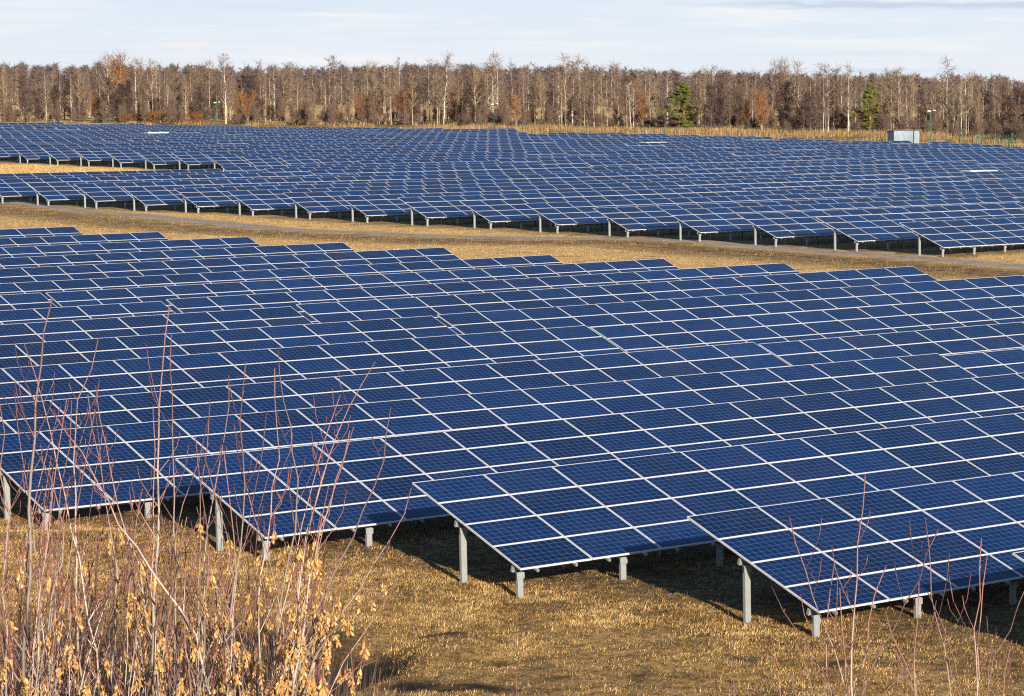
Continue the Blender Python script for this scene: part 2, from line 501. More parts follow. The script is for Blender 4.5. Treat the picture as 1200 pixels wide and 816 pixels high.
def support_mb(n, dz, posts, rails=True):
    mb = MB()
    S = lambda q: (q[0], q[1] * ct - q[2] * st, ZL + dz + q[1] * st + q[2] * ct)
    L = n * MU
    if rails:
        for i in range(n):
            for a in (.38, 1.27):
                mb.box(i * MU + a - .022, i * MU + a + .022, -.06, 4 * MV - .03, -.088, -.0385, 0, S)
    for v in (VF, VR):
        mb.box(.02, L - .02, v - .03, v + .03, -.21, -.0885, 0, S)
    for (u, v) in posts:
        m = post_mesh(post_h(v, dz))
        i = len(mb.v)
        mb.v += [(x + u, y + v * ct, z) for x, y, z in m.v]
        mb.f += [tuple(i + q for q in f) for f in m.f]; mb.m += m.m
    return mb
_post = {}
def post_me(v, dz):
    key = (v, round(dz, 2))
    if key not in _post:
        _post[key] = post_mesh(post_h(v, dz)).mesh('post', [M_galv])
    return _post[key]
_sup = {}
def support_me(n, dz, vis, rails=True):
    us = [u for u in POST_U if u < n * MU - .1]
    key = (n, round(dz, 2), vis, rails)
    if key not in _sup:
        posts = [(u, v) for i, u in enumerate(us) for v in (VF, VR) if (i >= vis)]
        _sup[key] = support_mb(n, dz, posts, rails).mesh('support_frame', [M_galv])
    return _sup[key]
_arr = {}
def array_me(n, var):
    """all panels of one far table as one sheet: a frame ring and a glass face per panel"""
    key = (n, var)
    if key in _arr: return _arr[key]
    r = np.random.default_rng(100 + var * 7 + n)
    V, F, MI, G, UVF = [], [], [], [], []
    S = lambda x, y, z: (x, y * ct - z * st, y * st + z * ct)
    w = .025
    for i in range(n):
        for j in range(4):
            x0, y0 = i * MU + .006, j * MV + .006; x1, y1 = x0 + MU - .012, y0 + MV - .012
            t = r.random(); k = len(V)
            o = [(x0, y0), (x1, y0), (x1, y1), (x0, y1)]
            q = [(x0 + w, y0 + w), (x1 - w, y0 + w), (x1 - w, y1 - w), (x0 + w, y1 - w)]
            V += [S(a, c, 0) for a, c in o] + [S(a, c, 0) for a, c in q] + [S(a, c, -.036) for a, c in o]
            G += [t] * 12
            for e in range(4):
                f = (e + 1) % 4
                F.append((k + e, k + f, k + 4 + f, k + 4 + e)); MI.append(0)
                F.append((k + 8 + e, k + 8 + f, k + f, k + e)); MI.append(0)
            F.append((k + 11, k + 10, k + 9, k + 8)); MI.append(0)
            UVF.append(len(F)); F.append((k + 4, k + 5, k + 6, k + 7)); MI.append(1)
    me = bpy.data.meshes.new('panel_array')
    me.from_pydata(V, [], F)
    me.materials.append(M_frame); me.materials.append(M_cell_far)
    me.polygons.foreach_set('material_index', MI)
    at = me.attributes.new('tone', 'FLOAT', 'POINT'); at.data.foreach_set('value', np.asarray(G, np.float32))
    set_cell_uv(me, UVF)
    me.update()
    _arr[key] = me
    return me

ORD = ['', 'first', 'second', 'third', 'fourth', 'fifth', 'sixth', 'seventh', 'eighth', 'ninth', 'tenth', 'eleventh', 'twelfth', 'thirteenth',
       'fourteenth', 'fifteenth', 'sixteenth', 'seventeenth', 'eighteenth', 'nineteenth', 'twentieth']
def make_table(k, u0, n, label, group, mode, dz=0.0, slope=.0027, vis_posts=0, var=0):
    """mode: 'frames' panels with frame children, 'panels' one part per panel, 'array' panels too small to tell apart"""
    x, y = row_xy(k, u0, 0)
    p2 = row_xy(k, u0 + n / 2, 2)
    z = float(H0(p2[0], p2[1])) - n / 2 * MU * slope
    T = thing('solar_table', label, 'solar table', (x, y, z), (0, -slope, TH), group)
    if mode == 'array':
        obj('panel_array', array_me(n, var), T, (0, 0, ZL + dz))
    else:
        for i in range(n):
            for j in range(4):
                lx, ly = i * MU + .01, j * MV + .01
                jig = random.uniform(-.0025, .0025)
                loc = (lx, ly * ct, ZL + dz + ly * st)
                rot = (TAU + jig, random.uniform(-.0015, .0015), 0)
                if mode == 'frames':
                    g = obj('solar_panel', ME_GLASS, T, loc, rot)
                    obj('panel_frame', ME_FRAME, g)
                else:
                    obj('solar_panel', ME_PANEL, T, loc, rot)
    obj('support_frame', support_me(n, dz, vis_posts, mode != 'array'), T)
    us = [u for u in POST_U if u < n * MU - .1]
    for i, u in enumerate(us[:vis_posts]):
        for v in (VF, VR):
            obj('post', post_me(v, dz), T, (u, v * ct, 0))
    return T

DZL = {-1: .0, 0: 0, 1: .05, 2: -.015, 3: -.13, 4: -.21, 5: -.03, 6: -.04, 7: -.04, 8: -.16, 9: -.14, 10: -.08, 11: 0, 12: 0, 13: .02, 14: .02, 15: .05, 16: .05}
DZR = {-1: 0, 0: 0, 1: .03, 2: 0, 3: -.2, 4: -.21, 5: -.03, 6: .06, 7: .1, 8: -.02, 9: -.07, 10: -.14, 11: -.01, 12: 0, 13: .03, 14: .04, 15: .08, 16: .08}
near_special = {
    -1: 'solar table at the right photo edge, only its upper left corner seen',
    0: 'blue solar table nearest the camera, its low corner behind the leafless shoots at right',
    1: 'blue solar table in the middle foreground, its low corner above open lit grass',
    2: 'blue solar table whose low corner post stands just right of the seeded shrubs',
    3: 'blue solar table whose low corner stands behind the shrub at the left photo edge',
}
for k in range(-1, 17):
    s0 = .05 * max(k, 0)
    lab = near_special.get(k) or 'near half of the %s solar row from the front, cut by the left edge' % ORD[k + 1]
    mode = 'frames' if 0 <= k <= 3 else 'panels'
    x1, y1 = row_xy(k, s0 + 18, 2)
    if (1200 + 3261 * x1 / y1) > -60:
        make_table(k, s0, 18, lab, 'solar tables of the near field', mode, DZL[k], .0027 if k != 3 else -.001, 8 if k <= 4 else 0)
    x0, y0 = row_xy(k, s0 + 18.12, 2)
    if (1200 + 3261 * x0 / y0) < 1290:
        far_lab = ('far half of the %s solar row from the front, ending short of the gravel track' if k >= 6 else
                   'far half of the %s solar row from the front, cut by the right edge') % ORD[k + 1]
        make_table(k, s0 + 18.12, 18, far_lab, 'solar tables of the near field', 'panels', DZR[k])
SEC = ['track-side', 'second', 'third', 'fourth', 'fifth', 'sixth']
for (k, s, n) in ROWS:
    u, left, sec = s, n, 0
    while left > 0:
        m = min(18, left) if left > 5 or sec == 0 else left
        if k <= 28 and left >= 12: m = 18
        xa, ya = row_xy(k, u, 2); xb, yb = row_xy(k, u + m, 2)
        pa, pb = 1200 + 3261 * xa / ya, 1200 + 3261 * xb / yb
        if pb > -70 and pa < 1270:
            first = k <= 28 and sec == 0
            if k <= 28:
                if first:
                    lab = 'solar table fronting the gravel track, %s from the right along the track' % ORD[k - 10]
                else:
                    lab = '%s table back from the track in the %s far row from the right' % (SEC[sec], ORD[k - 10])
                grp = 'solar tables of the far field'
            else:
                if sec == 0 and 33 <= k <= 39:
                    lab = 'distant solar table fronting the upper grass strip, %s from the right along it' % ORD[k - 32]
                    grp = 'solar tables along the upper grass strip'
                else:
                    lab = 'distant solar table in packed rows between the upper grass strip and the forest'
                    grp = 'packed solar tables before the forest'
            mode = 'panels' if (first and k <= 22) else 'array'
            make_table(k, u, m, lab, grp, mode, random.uniform(-.07, .07), .0015, 4 if first else (2 if sec == 0 and 33 <= k <= 40 else 0), random.randrange(3))
        u += m + .12
        left -= m

# low white inverter cabins between the far rows, only their roofs show above the tables
M_white, t, b = mat('white_sheet_metal')
t.links.new(ramp(t, noise(t, objco(t), 3, 3), [(.3, (.50, .50, .49)), (.7, (.62, .62, .61))]), b.inputs['Base Color'])
b.inputs['Roughness'].default_value = .45
def ray_ground(px, py, z):
    a = (px - 1200) / 3261.2; bb = -(py - 408) / 3261.2; p = .0926
    r = (a, math.cos(p) + bb * math.sin(p), -math.sin(p) + bb * math.cos(p)); s = (z - ZC) / r[2]
    return r[0] * s, r[1] * s
def cabin(x, y, lab):
    dx, dy = x - P0[0], y - P0[1]
    w = dx * ND[0] + dy * ND[1]; k = math.floor(w / DP)
    w2 = k * DP + 4 * MV * ct + 1.65
    sh = (w2 - w); x += ND[0] * sh; y += ND[1] * sh
    z = float(H0(x, y))
    T = thing('inverter_cabin', lab, 'cabin', (x, y, z), (0, 0, TH), 'white inverter cabins between the solar rows')
    mb = MB(); mb.box(-1.6, 1.6, -.6, .6, -.3, 1.80); obj('wall', mb.mesh('wall', [M_white]), T)
    mb = MB(); mb.box(-1.7, 1.7, -.7, .7, 1.802, 1.86); mb.box(-1.65, 1.65, -.65, .65, 1.8605, 1.885); obj('roof', mb.mesh('roof', [M_white]), T)
    mb = MB(); mb.box(-.5, .5, -.64, -.602, 0, 1.7); obj('door', mb.mesh('door', [M_galv]), T)
cabin(*ray_ground(1146, 193, 2.9), 'white flat roof among the panels near the right photo edge')
cabin(*ray_ground(781, 161.5, 3.7), 'white flat roof among the panels just before the green pine')
cabin(*ray_ground(198, 148.5, 4.3), 'white flat roof at the far left edge of the panels below the orange bushes')

# ------------------------------------------------------------------ dry grass (countless blades)
def island_mat(name, stops, rough=.8, trans=0.0):
    m, t, b = mat(name)
    g = nd(t, 'ShaderNodeNewGeometry')
    n = math_n(t, 'ADD', math_n(t, 'MULTIPLY', noise(t, objco(t), .7, 4), .55), math_n(t, 'MULTIPLY', noise(t, objco(t), 3.2, 3), .45))
    n = math_n(t, 'MULTIPLY', math_n(t, 'SUBTRACT', n, .39), 4.4, True)
    f = math_n(t, 'ADD', math_n(t, 'MULTIPLY', g.outputs['Random Per Island'], .52), math_n(t, 'MULTIPLY', n, .48))
    t.links.new(ramp(t, f, stops), b.inputs['Base Color'])
    b.inputs['Roughness'].default_value = rough
    b.inputs['Specular IOR Level'].default_value = .2
    if trans:
        b.inputs['Subsurface Weight'].default_value = 0
    return m
M_straw = island_mat('dry_grass_blades', [(.14, (.060, .031, .012)), (.32, (.20, .110, .037)), (.56, (.48, .295, .100)), (.88, (.70, .48, .20))])
M_scrub = island_mat('scrub_blades', [(.16, (.040, .022, .009)), (.38, (.165, .094, .034)), (.60, (.40, .245, .086)), (.9, (.64, .43, .165))])
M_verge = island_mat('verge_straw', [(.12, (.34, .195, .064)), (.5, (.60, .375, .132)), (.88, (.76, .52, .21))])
M_band = island_mat('rough_brown_grass', [(.16, (.035, .020, .009)), (.42, (.13, .076, .029)), (.66, (.30, .185, .070)), (.92, (.54, .36, .145))])
M_reed = island_mat('dry_reeds', [(.2, (.10, .062, .030)), (.5, (.25, .16, .070)), (.8, (.42, .285, .13))])
def blades(P, per, L, w, lean, spread):
    """P (n,2) tuft places; every blade one slim triangle rooted in the ground"""
    n = len(P) * per
    c = np.repeat(P, per, axis=0) + rng.normal(0, spread, (n, 2))
    a = rng.uniform(0, 2 * np.pi, n); ln = rng.uniform(L[0], L[1], n)
    tilt = np.clip(rng.normal(lean, .3, n), .05, 1.5)
    z = H(c[:, 0], c[:, 1])
    d = np.stack([np.cos(a) * np.sin(tilt), np.sin(a) * np.sin(tilt), np.cos(tilt)], -1)
    s = np.stack([-np.sin(a + .6), np.cos(a + .6), 0 * a], -1) * (w * rng.uniform(.6, 1.3, n))[:, None]
    b0 = np.stack([c[:, 0], c[:, 1], z - .01], -1)
    return np.stack([b0 - s, b0 + s, b0 + d * ln[:, None]], 1).reshape(-1, 3)
def scatter(n, y0, y1, xl=-.385, xr=.02):
    Y = np.sqrt(rng.uniform(y0 ** 2, y1 ** 2, n)); X = rng.uniform(xl, xr, n) * Y
    return np.stack([X, Y], -1)
P = scatter(85000, 38, 66)
k_, u_ = uw(P[:, 0], P[:, 1])
under = (k_ > -1.1) & (u_ > .8)
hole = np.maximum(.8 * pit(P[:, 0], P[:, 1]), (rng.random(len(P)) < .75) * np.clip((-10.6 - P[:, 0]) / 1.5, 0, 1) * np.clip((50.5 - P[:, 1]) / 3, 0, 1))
patch = 1.1 * hash_noise(P[:, 0], P[:, 1] * .8, 3.4, 21) + hash_noise(P[:, 0], P[:, 1], 1.1, 22) * .7 + .3 * hash_noise(P[:, 0], P[:, 1], .4, 23) - .16 * np.clip((48 - P[:, 1]) / 3, 0, 1)
keep = (rng.random(len(P)) < np.where(under, .22, np.where(patch < -.16, .20, 1.0))) & (hole < .3)
P = P[keep]
V = blades(P, 7, (.03, .085), .0075, .95, .09)
V2 = blades(P[rng.random(len(P)) < .03], 6, (.08, .2), .005, .7, .05)
tag(obj('dry_grass', tri_mesh('dry_grass', np.concatenate([V, V2]), 3, M_straw)), kind='stuff')
Q = scatter(62000, 38, 62)
kq, uq = uw(Q[:, 0], Q[:, 1])
hq = .6 * pit(Q[:, 0], Q[:, 1])
Q = Q[(hq < .3) & (rng.random(len(Q)) < np.where((kq > -1.1) & (uq > .8), .35, 1))]
tag(obj('dead_thatch', tri_mesh('dead_thatch', blades(Q, 7, (.03, .10), .007, 1.25, .12), 3, M_scrub)), kind='stuff')
P = scatter(75000, 100, 275)
d_, sd = track_dist(P[:, 0], P[:, 1])
k_, u_ = uw(P[:, 0], P[:, 1])
inb = ((k_ < 17) & (u_ < 36)) | ((k_ > 10.9) & (u_ > np.interp(k_, [11, 28], [54.5, 65.3])))
P = P[(d_ > 1.5) & ~inb & (d_ < 30)]
_, sd = track_dist(P[:, 0], P[:, 1])
far_side = np.concatenate([P[sd > 0], P[(sd <= 0) & (d_[(d_ > 1.5) & ~inb & (d_ < 30)] > 8.5)]])
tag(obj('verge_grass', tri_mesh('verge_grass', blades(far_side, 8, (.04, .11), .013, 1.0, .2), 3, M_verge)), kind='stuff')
Pn = P[(sd <= 0) & (d_[(d_ > 1.5) & ~inb & (d_ < 30)] <= 8.5)]
pz = hash_noise(Pn[:, 0], Pn[:, 1], 4.5, 51) + .7 * hash_noise(Pn[:, 0], Pn[:, 1], 1.4, 52)
Pn = Pn[pz > -.18]
tag(obj('scrub_grass', tri_mesh('scrub_grass', blades(Pn, 7, (.05, .17), .013, .85, .18), 3, M_band)), kind='stuff')
P = scatter(30000, 245, 335, -.40, -.24)
k_, u_ = uw(P[:, 0], P[:, 1])
P = P[(k_ > 28.55) & (u_ < 98.1 + .7 * (k_ - 33)) & (u_ > 55)]
tag(obj('strip_grass', tri_mesh('strip_grass', blades(P, 5, (.06, .16), .025, .9, .2), 3, M_verge)), kind='stuff')
def edge_y(X_over_Y):
    return np.interp(X_over_Y, [-.40, -.276, -.184, -.141, -.061, .0, .03], [596, 572, 545, 520, 482, 452, 440])
def back_y(q):       # where the last solar tables end
    return np.interp(q, [-.40, -.276, -.184, -.18, -.105, -.02, .03], [515, 470, 450, 415, 395, 350, 335])
q = rng.uniform(-.385, .02, 60000); e = edge_y(q); bk = back_y(q) + 8
Y = bk + (e + 6 - bk) * rng.beta(2.6, 1.2, len(q))
cl_ = hash_noise(q * Y, Y, 7, 31) + .6 * hash_noise(q * Y, Y, 2.2, 32)
sel = (cl_ > np.interp(q, [-.39, -.28, -.2, -.16], [.55, .45, .22, .02])) 
Vr = blades(np.stack([q * Y, Y], -1)[sel], 3, (.3, 1.2), .04, .30, .25)
tag(obj('reeds', tri_mesh('reeds', Vr, 3, M_reed)), kind='stuff')

# ------------------------------------------------------------------ forest
def bark(name, lo, hi, sc=3.0):
    m, t, b = mat(name)
    mp = nd(t, 'ShaderNodeMapping'); mp.inputs['Scale'].default_value = (1, 1, .35)
    t.links.new(objco(t), mp.inputs[0])
    oi = nd(t, 'ShaderNodeObjectInfo').outputs['Random']
    n = noise(t, mp.outputs[0], sc, 5, .7)
    c = ramp(t, n, [(.36, lo), (.54, hi)])
    hs = nd(t, 'ShaderNodeHueSaturation')
    t.links.new(math_n(t, 'ADD', math_n(t, 'MULTIPLY', oi, .5), .75), hs.inputs['Value']); t.links.new(c, hs.inputs['Color'])
    t.links.new(hs.outputs[0], b.inputs['Base Color'])
    b.inputs['Roughness'].default_value = .9; b.inputs['Specular IOR Level'].default_value = .15
    return m
def twigm(name, a, c):
    m, t, b = mat(name)
    oi = nd(t, 'ShaderNodeObjectInfo').outputs['Random']
    g = nd(t, 'ShaderNodeNewGeometry').outputs['Random Per Island']
    f = math_n(t, 'ADD', math_n(t, 'MULTIPLY', oi, .5), math_n(t, 'MULTIPLY', g, .5))
    t.links.new(ramp(t, f, [(.1, a), (.9, c)]), b.inputs['Base Color'])
    b.inputs['Roughness'].default_value = .9; b.inputs['Specular IOR Level'].default_value = .1
    return m
B_birch = bark('birch_bark', (.22, .175, .14), (.52, .44, .36))
B_grey = bark('aspen_bark', (.16, .115, .080), (.38, .285, .195))
B_dark = bark('alder_bark', (.045, .035, .028), (.12, .09, .07))
B_pine = bark('pine_bark', (.10, .055, .03), (.24, .13, .07))
T_brown = twigm('brown_twigs', (.092, .062, .048), (.20, .136, .098))
T_olive = twigm('olive_twigs', (.13, .092, .060), (.28, .20, .122))
T_dark = twigm('dark_twigs', (.045, .030, .028), (.11, .074, .062))
T_rust = twigm('rusty_twigs', (.16, .072, .034), (.28, .135, .062))
M_needle = twigm('pine_needles', (.042, .064, .014), (.18, .195, .038))

def spikes(A, Bv, r):
    """thin three-sided spikes from A to B"""
    A = np.asarray(A); Bv = np.asarray(Bv); n = len(A)
    d = Bv - A; d = d / (np.linalg.norm(d, axis=1)[:, None] + 1e-9)
    a = np.cross(d, np.array([.3, .8, .5])); a /= np.linalg.norm(a, axis=1)[:, None] + 1e-9
    b = np.cross(d, a)
    r = np.broadcast_to(np.asarray(r, float), (n,))[:, None]
    c = [A + r * (math.cos(t) * a + math.sin(t) * b) for t in (0, 2.094, 4.189)]
    V = np.concatenate([c[0], c[1], c[2], Bv])
    i = np.arange(n)
    F = np.concatenate([np.stack([i, i + n, i + 3 * n], -1), np.stack([i + n, i + 2 * n, i + 3 * n], -1), np.stack([i + 2 * n, i, i + 3 * n], -1)])
    return V, F
def vf_mesh(name, V, F, m):
    me = bpy.data.meshes.new(name)
    V = np.ascontiguousarray(V, np.float32); F = np.ascontiguousarray(F, np.int32)
    me.vertices.add(len(V)); me.vertices.foreach_set('co', V.ravel())
    me.loops.add(F.size); me.loops.foreach_set('vertex_index', F.ravel())
    me.polygons.add(len(F)); me.polygons.foreach_set('loop_start', np.arange(0, F.size, F.shape[1], dtype=np.int32)); me.polygons.foreach_set('loop_total', np.full(len(F), F.shape[1], np.int32))
    me.materials.append(m); me.update(calc_edges=True)
    return me
def bare_tree(seed, Ht, r0, base, nl, ll, up, twn, twl, droop, stems=1, lean=0.0, r_tw=.022, top=1.0):
    """returns (trunk MB, twig start points, twig end points, twig radii)"""
    r = np.random.default_rng(seed); mb = MB(); A, Bq, RR = [], [], []
    for s in range(stems):
        ph = r.uniform(0, 6.28); off = .0 if stems == 1 else r.uniform(.1, .5)
        sl = lean if stems == 1 else r.uniform(.08, .28)
        h = Ht * (1 if s == 0 else r.uniform(.7, .95))
        nz = 9
        pts = [np.array([math.cos(ph) * (off + sl * h * (i / nz)) + r.normal(0, .05 * h / 12 * (i > 0)), math.sin(ph) * (off + sl * h * (i / nz)) + r.normal(0, .05 * h / 12 * (i > 0)), h * top * i / nz - (.3 if i == 0 else 0)]) for i in range(nz + 1)]
        rad = [max(r0 * (1 - .93 * (i / nz) ** .9), .012) for i in range(nz + 1)]
        mb.tube(pts, rad, 5)
        for l in range(nl):
            f = base + (1 - base) * (l + r.random()) / nl * .97
            x = f * nz; i = min(int(x), nz - 1); p = pts[i] + (pts[i + 1] - pts[i]) * (x - i)
            az = r.uniform(0, 6.28); el = up + r.normal(0, .15)
            g = (f - base) / (1 - base)
            L = ll * (1 - .72 * g ** 1.3) * r.uniform(.6, 1.15) * (1 if g > .12 else .8)
            d = np.array([math.cos(az) * math.cos(el), math.sin(az) * math.cos(el), math.sin(el)])
            mid = p + d * L * .5; end = p + d * L + np.array([0, 0, L * .13])
            rl = max(.018, r0 * .30 * (1 - .7 * f))
            mb.tube([p, mid, end], [rl, rl * .6, .008], 3)
            n = max(3, int(twn * (.5 + .7 * L / ll)))
            tt = r.uniform(.12, 1.0, n)
            st_ = p + (end - p) * tt[:, None]
            dv = r.normal(0, 1, (n, 3)); dv[:, 2] = np.abs(dv[:, 2]) * .8
            dv = dv / np.linalg.norm(dv, axis=1)[:, None] + d * .5
            dv[:, 2] -= droop
            ln = twl * r.uniform(.5, 1.3, n) * (1.15 - .4 * tt)
            A.append(st_); Bq.append(st_ + dv * ln[:, None]); RR.append(np.full(n, r_tw) * r.uniform(.6, 1.2, n))
            # second order
            s2 = st_ + dv * (ln * r.uniform(.3, .8, n))[:, None]
            d2 = dv + r.normal(0, .7, (n, 3)); d2[:, 2] -= droop * .5
            A.append(s2); Bq.append(s2 + d2 * (ln * .55)[:, None]); RR.append(np.full(n, r_tw * .7))
    return mb, np.concatenate(A), np.concatenate(Bq), np.concatenate(RR)
def tree_kind(name, n, mb_args, bm, tm, **kw):
    out = []
    for i in range(n):
        a = dict(mb_args); mbk, A, Bq, RR = bare_tree(hash(name) % 1 + 1000 * len(name) + i * 13 + sum(map(ord, name)), **a)
        tme = mbk.mesh(name + '_trunk', [bm])
        V, F = spikes(A, Bq, RR)
        out.append((tme, vf_mesh(name + '_crown', V, F, tm), mbk, (V, F)))
    return out
K_birch = tree_kind('birch', 5, dict(Ht=13, r0=.15, base=.20, nl=34, ll=2.7, up=.75, twn=9, twl=1.0, droop=.3, r_tw=.036), B_birch, T_brown)
K_aspen = tree_kind('aspen', 5, dict(Ht=13.2, r0=.17, base=.30, nl=32, ll=3.0, up=.8, twn=10, twl=1.1, droop=.0, r_tw=.040), B_grey, T_olive)
K_alder = tree_kind('alder', 4, dict(Ht=10.5, r0=.16, base=.10, nl=42, ll=3.3, up=.55, twn=16, twl=1.1, droop=.05, r_tw=.050), B_dark, T_dark)
K_slim = tree_kind('slim', 4, dict(Ht=11.5, r0=.11, base=.22, nl=26, ll=1.9, up=.8, twn=10, twl=.9, droop=.1, r_tw=.036), B_grey, T_brown)
K_rust = tree_kind('rusty', 3, dict(Ht=7.5, r0=.10, base=.12, nl=20, ll=2.4, up=.9, twn=11, twl=1.1, droop=-.1, stems=3, r_tw=.038), B_grey, T_rust)
K_bush = tree_kind('bush', 3, dict(Ht=3.2, r0=.05, base=.05, nl=13, ll=1.5, up=.8, twn=12, twl=.8, droop=-.1, stems=4, r_tw=.032), B_dark, T_brown)
K_rbush = tree_kind('rbush', 2, dict(Ht=2.6, r0=.05, base=.05, nl=12, ll=1.6, up=.7, twn=15, twl=.8, droop=-.1, stems=4, r_tw=.034), B_dark, T_rust)
K_dead = tree_kind('pale', 2, dict(Ht=11, r0=.17, base=.18, nl=20, ll=2.8, up=.45, twn=4, twl=.8, droop=.1, r_tw=.03), B_birch, B_birch)
K_brush = tree_kind('brush', 3, dict(Ht=7.5, r0=.07, base=.04, nl=34, ll=2.3, up=.8, twn=12, twl=1.1, droop=-.1, r_tw=.075), B_dark, T_brown)
K_mass = tree_kind('mass', 4, dict(Ht=11.5, r0=.16, base=.12, nl=38, ll=3.4, up=.65, twn=13, twl=1.2, droop=0, r_tw=.12), B_dark, T_brown)

def forest_point(px, dep):
    q = (px - 1200) / 3261.2
    Y = float(edge_y(q)) + dep
    X = q * Y * 1.0
    return X, Y, float(H(X, Y))
def plant(name, cat, label, kind, px, dep, h_scale, group, az=None, wide=1.0, lean=(0, 0)):
    X, Y, Z = forest_point(px, dep)
    T = thing(name, label, cat, (X, Y, Z - .05), (lean[0], lean[1], random.uniform(0, 6.28) if az is None else az), group)
    T.scale = (wide * h_scale, wide * h_scale, h_scale)
    obj('trunk', kind[0], T); obj('crown', kind[1], T)
    return T
G_FOR = 'bare trees along the forest edge'
labels = {
    'birch': ('birch_tree', 'birch', 'ordinary bare birch with a thin pale trunk lost among the crowded forest edge trees'),
    'aspen': ('aspen_tree', 'tree', 'tall bare tree with a tan trunk and thin upper crown in the forest edge'),
    'alder': ('alder_tree', 'tree', 'dark bushy leafless tree in the crowded forest edge'),
    'slim': ('young_tree', 'tree', 'slender leafless young tree in the crowded forest edge'),
    'rusty': ('willow_tree', 'tree', 'many-stemmed rusty orange leafless tree in the forest edge'),
}
kinds = {'birch': K_birch, 'aspen': K_aspen, 'alder': K_alder, 'slim': K_slim, 'rusty': K_rust}
names = list(kinds)
# trees that stand out
plant('birch_tree', 'birch', 'leaning white birch with bare side branches, alone before the forest at centre right', K_dead[0], 741, -12, .80, G_FOR, lean=(0, R(6)))
plant('birch_tree', 'birch', 'white birch with drooping branches immediately left of the green pine', K_dead[1], 784, -6, .92, G_FOR)
plant('birch_tree', 'birch', 'white birch with a slanting trunk foot above the centre of the panels', K_birch[0], 522, 0, .95, G_FOR, lean=(0, R(4)))
plant('birch_tree', 'birch', 'pale stout tree with a wide fan of branches left of centre', K_dead[0], 454, 12, 1.05, G_FOR)
plant('birch_tree', 'birch', 'tall straight birch right of the left green lamp post', K_birch[1], 268, 0, 1.1, G_FOR)
plant('birch_tree', 'birch', 'left stem of the pair of white birches between the two pines', K_birch[2], 966, -6, .92, G_FOR)
plant('birch_tree', 'birch', 'right stem of the pair of white birches between the two pines', K_birch[3], 971, -5, .90, G_FOR)
plant('birch_tree', 'birch', 'single bright white birch immediately left of the second pine', K_birch[4], 995, -8, .90, G_FOR)
plant('birch_tree', 'birch', 'bright white birch immediately left of the grey metal hut roof', K_birch[1], 1054, 2, .88, G_FOR)
plant('birch_tree', 'birch', 'tall bright white birch directly right of the right green lamp post', K_birch[0], 1110, 8, 1.0, G_FOR)
plant('birch_tree', 'birch', 'bright white birch with forked top, second right of the right green lamp post', K_dead[1], 1132, 6, .92, G_FOR)
plant('birch_tree', 'birch', 'broken white birch behind the middle green lamp post', K_dead[0], 580, 0, .92, G_FOR, wide=.7)
plant('alder_tree', 'tree', 'large dark round leafless tree right of the green pine', K_alder[0], 848, -4, .92, G_FOR, wide=1.15)
plant('alder_tree', 'tree', 'dark spreading leafless tree left of the pair of white birches', K_alder[1], 950, -10, .66, G_FOR, wide=1.25)
plant('alder_tree', 'tree', 'dark leafless tree beside the rusty bush near the left edge', K_alder[2], 132, 2, .88, G_FOR)
plant('alder_tree', 'tree', 'dark leafless tree nearest the left photo edge', K_alder[3], 34, 2, .92, G_FOR)
plant('willow_tree', 'tree', 'rusty leafless thicket tree between the dark round tree and the white pair', K_rust[0], 895, -4, .95, G_FOR, wide=1.1)
plant('aspen_tree', 'tree', 'tree with a salmon coloured crown rising above the woods at left', K_rust[1], 137, 60, 1.86, G_FOR, wide=.9)
plant('aspen_tree', 'tree', 'tallest bare tree with a round crown above the centre of the woods', K_aspen[0], 527, 50, 1.06, G_FOR)
plant('aspen_tree', 'tree', 'tall wide bare crown above the woods between the two pines', K_aspen[1], 921, 18, .98, G_FOR)
SK = [(-20, 80), (60, 73), (115, 76), (135, 66), (165, 67), (195, 77), (235, 77), (270, 71), (296, 65), (330, 71), (382, 63), (430, 67), (478, 72), (500, 74), (527, 64), (548, 76), (590, 64), (625, 72), (660, 67), (702, 66), (745, 78), (790, 81), (822, 81), (842, 71), (866, 81), (898, 80), (920, 69), (945, 78), (968, 73), (1010, 82), (1060, 80), (1085, 88), (1112, 80), (1140, 90), (1165, 92), (1230, 95)]
def sky_y(px):
    return float(np.interp(px, [a for a, _ in SK], [c for _, c in SK]))
wts = {'birch': .22, 'aspen': .27, 'alder': .17, 'slim': .29, 'rusty': .05}
N_TREES = 240
for i in range(N_TREES):
    px = -25 + 1250 * (i + random.random()) / N_TREES
    kn = random.choices(names, [wts[n] for n in names])[0]
    if 500 < px < 760 and random.random() < .5: kn = random.choice(['birch', 'aspen', 'slim'])
    dep = random.choice([4, 10, 16, 24, 34]) + random.uniform(-3, 4)
    if kn == 'rusty': dep *= .5
    dep0 = dep
    hs = random.choice([random.uniform(.58, .78), random.uniform(.72, .90)]) * (1 + dep * .003) * float(np.interp(px, [0, 300, 700, 900, 1200], [.95, 1.0, 1.0, .92, .80])) 
    if dep0 > 12 and kn in ('birch', 'aspen', 'slim') and random.random() < .8:
        q_ = (px - 1200) / 3261.2; Yc = float(edge_y(q_)) + dep
        zt = ZC + (105 - sky_y(px) - random.uniform(-4, 15)) * Yc / 3261.2
        hs = (zt - float(H(q_ * Yc, Yc))) / {'birch': 13.2, 'aspen': 13.6, 'slim': 11.8}[kn]
    nm, cat, lab = labels[kn]
    plant(nm, cat, lab, random.choice(kinds[kn]), px, dep, hs, G_FOR, wide=random.uniform(.8, 1.15))
for px, dep, s, w in ((181, -8, .95, 1.7), (168, -6, .8, 1.5), (214, -6, .75, 1.4), (232, -3, .8, 1.3), (150, -2, .7, 1.3)):
    plant('willow_bush', 'bush', 'low rounded rusty orange bush at the foot of the forest left of the lamp post', random.choice(K_rbush), px, dep, s, 'rusty bushes at the left forest foot', wide=w)
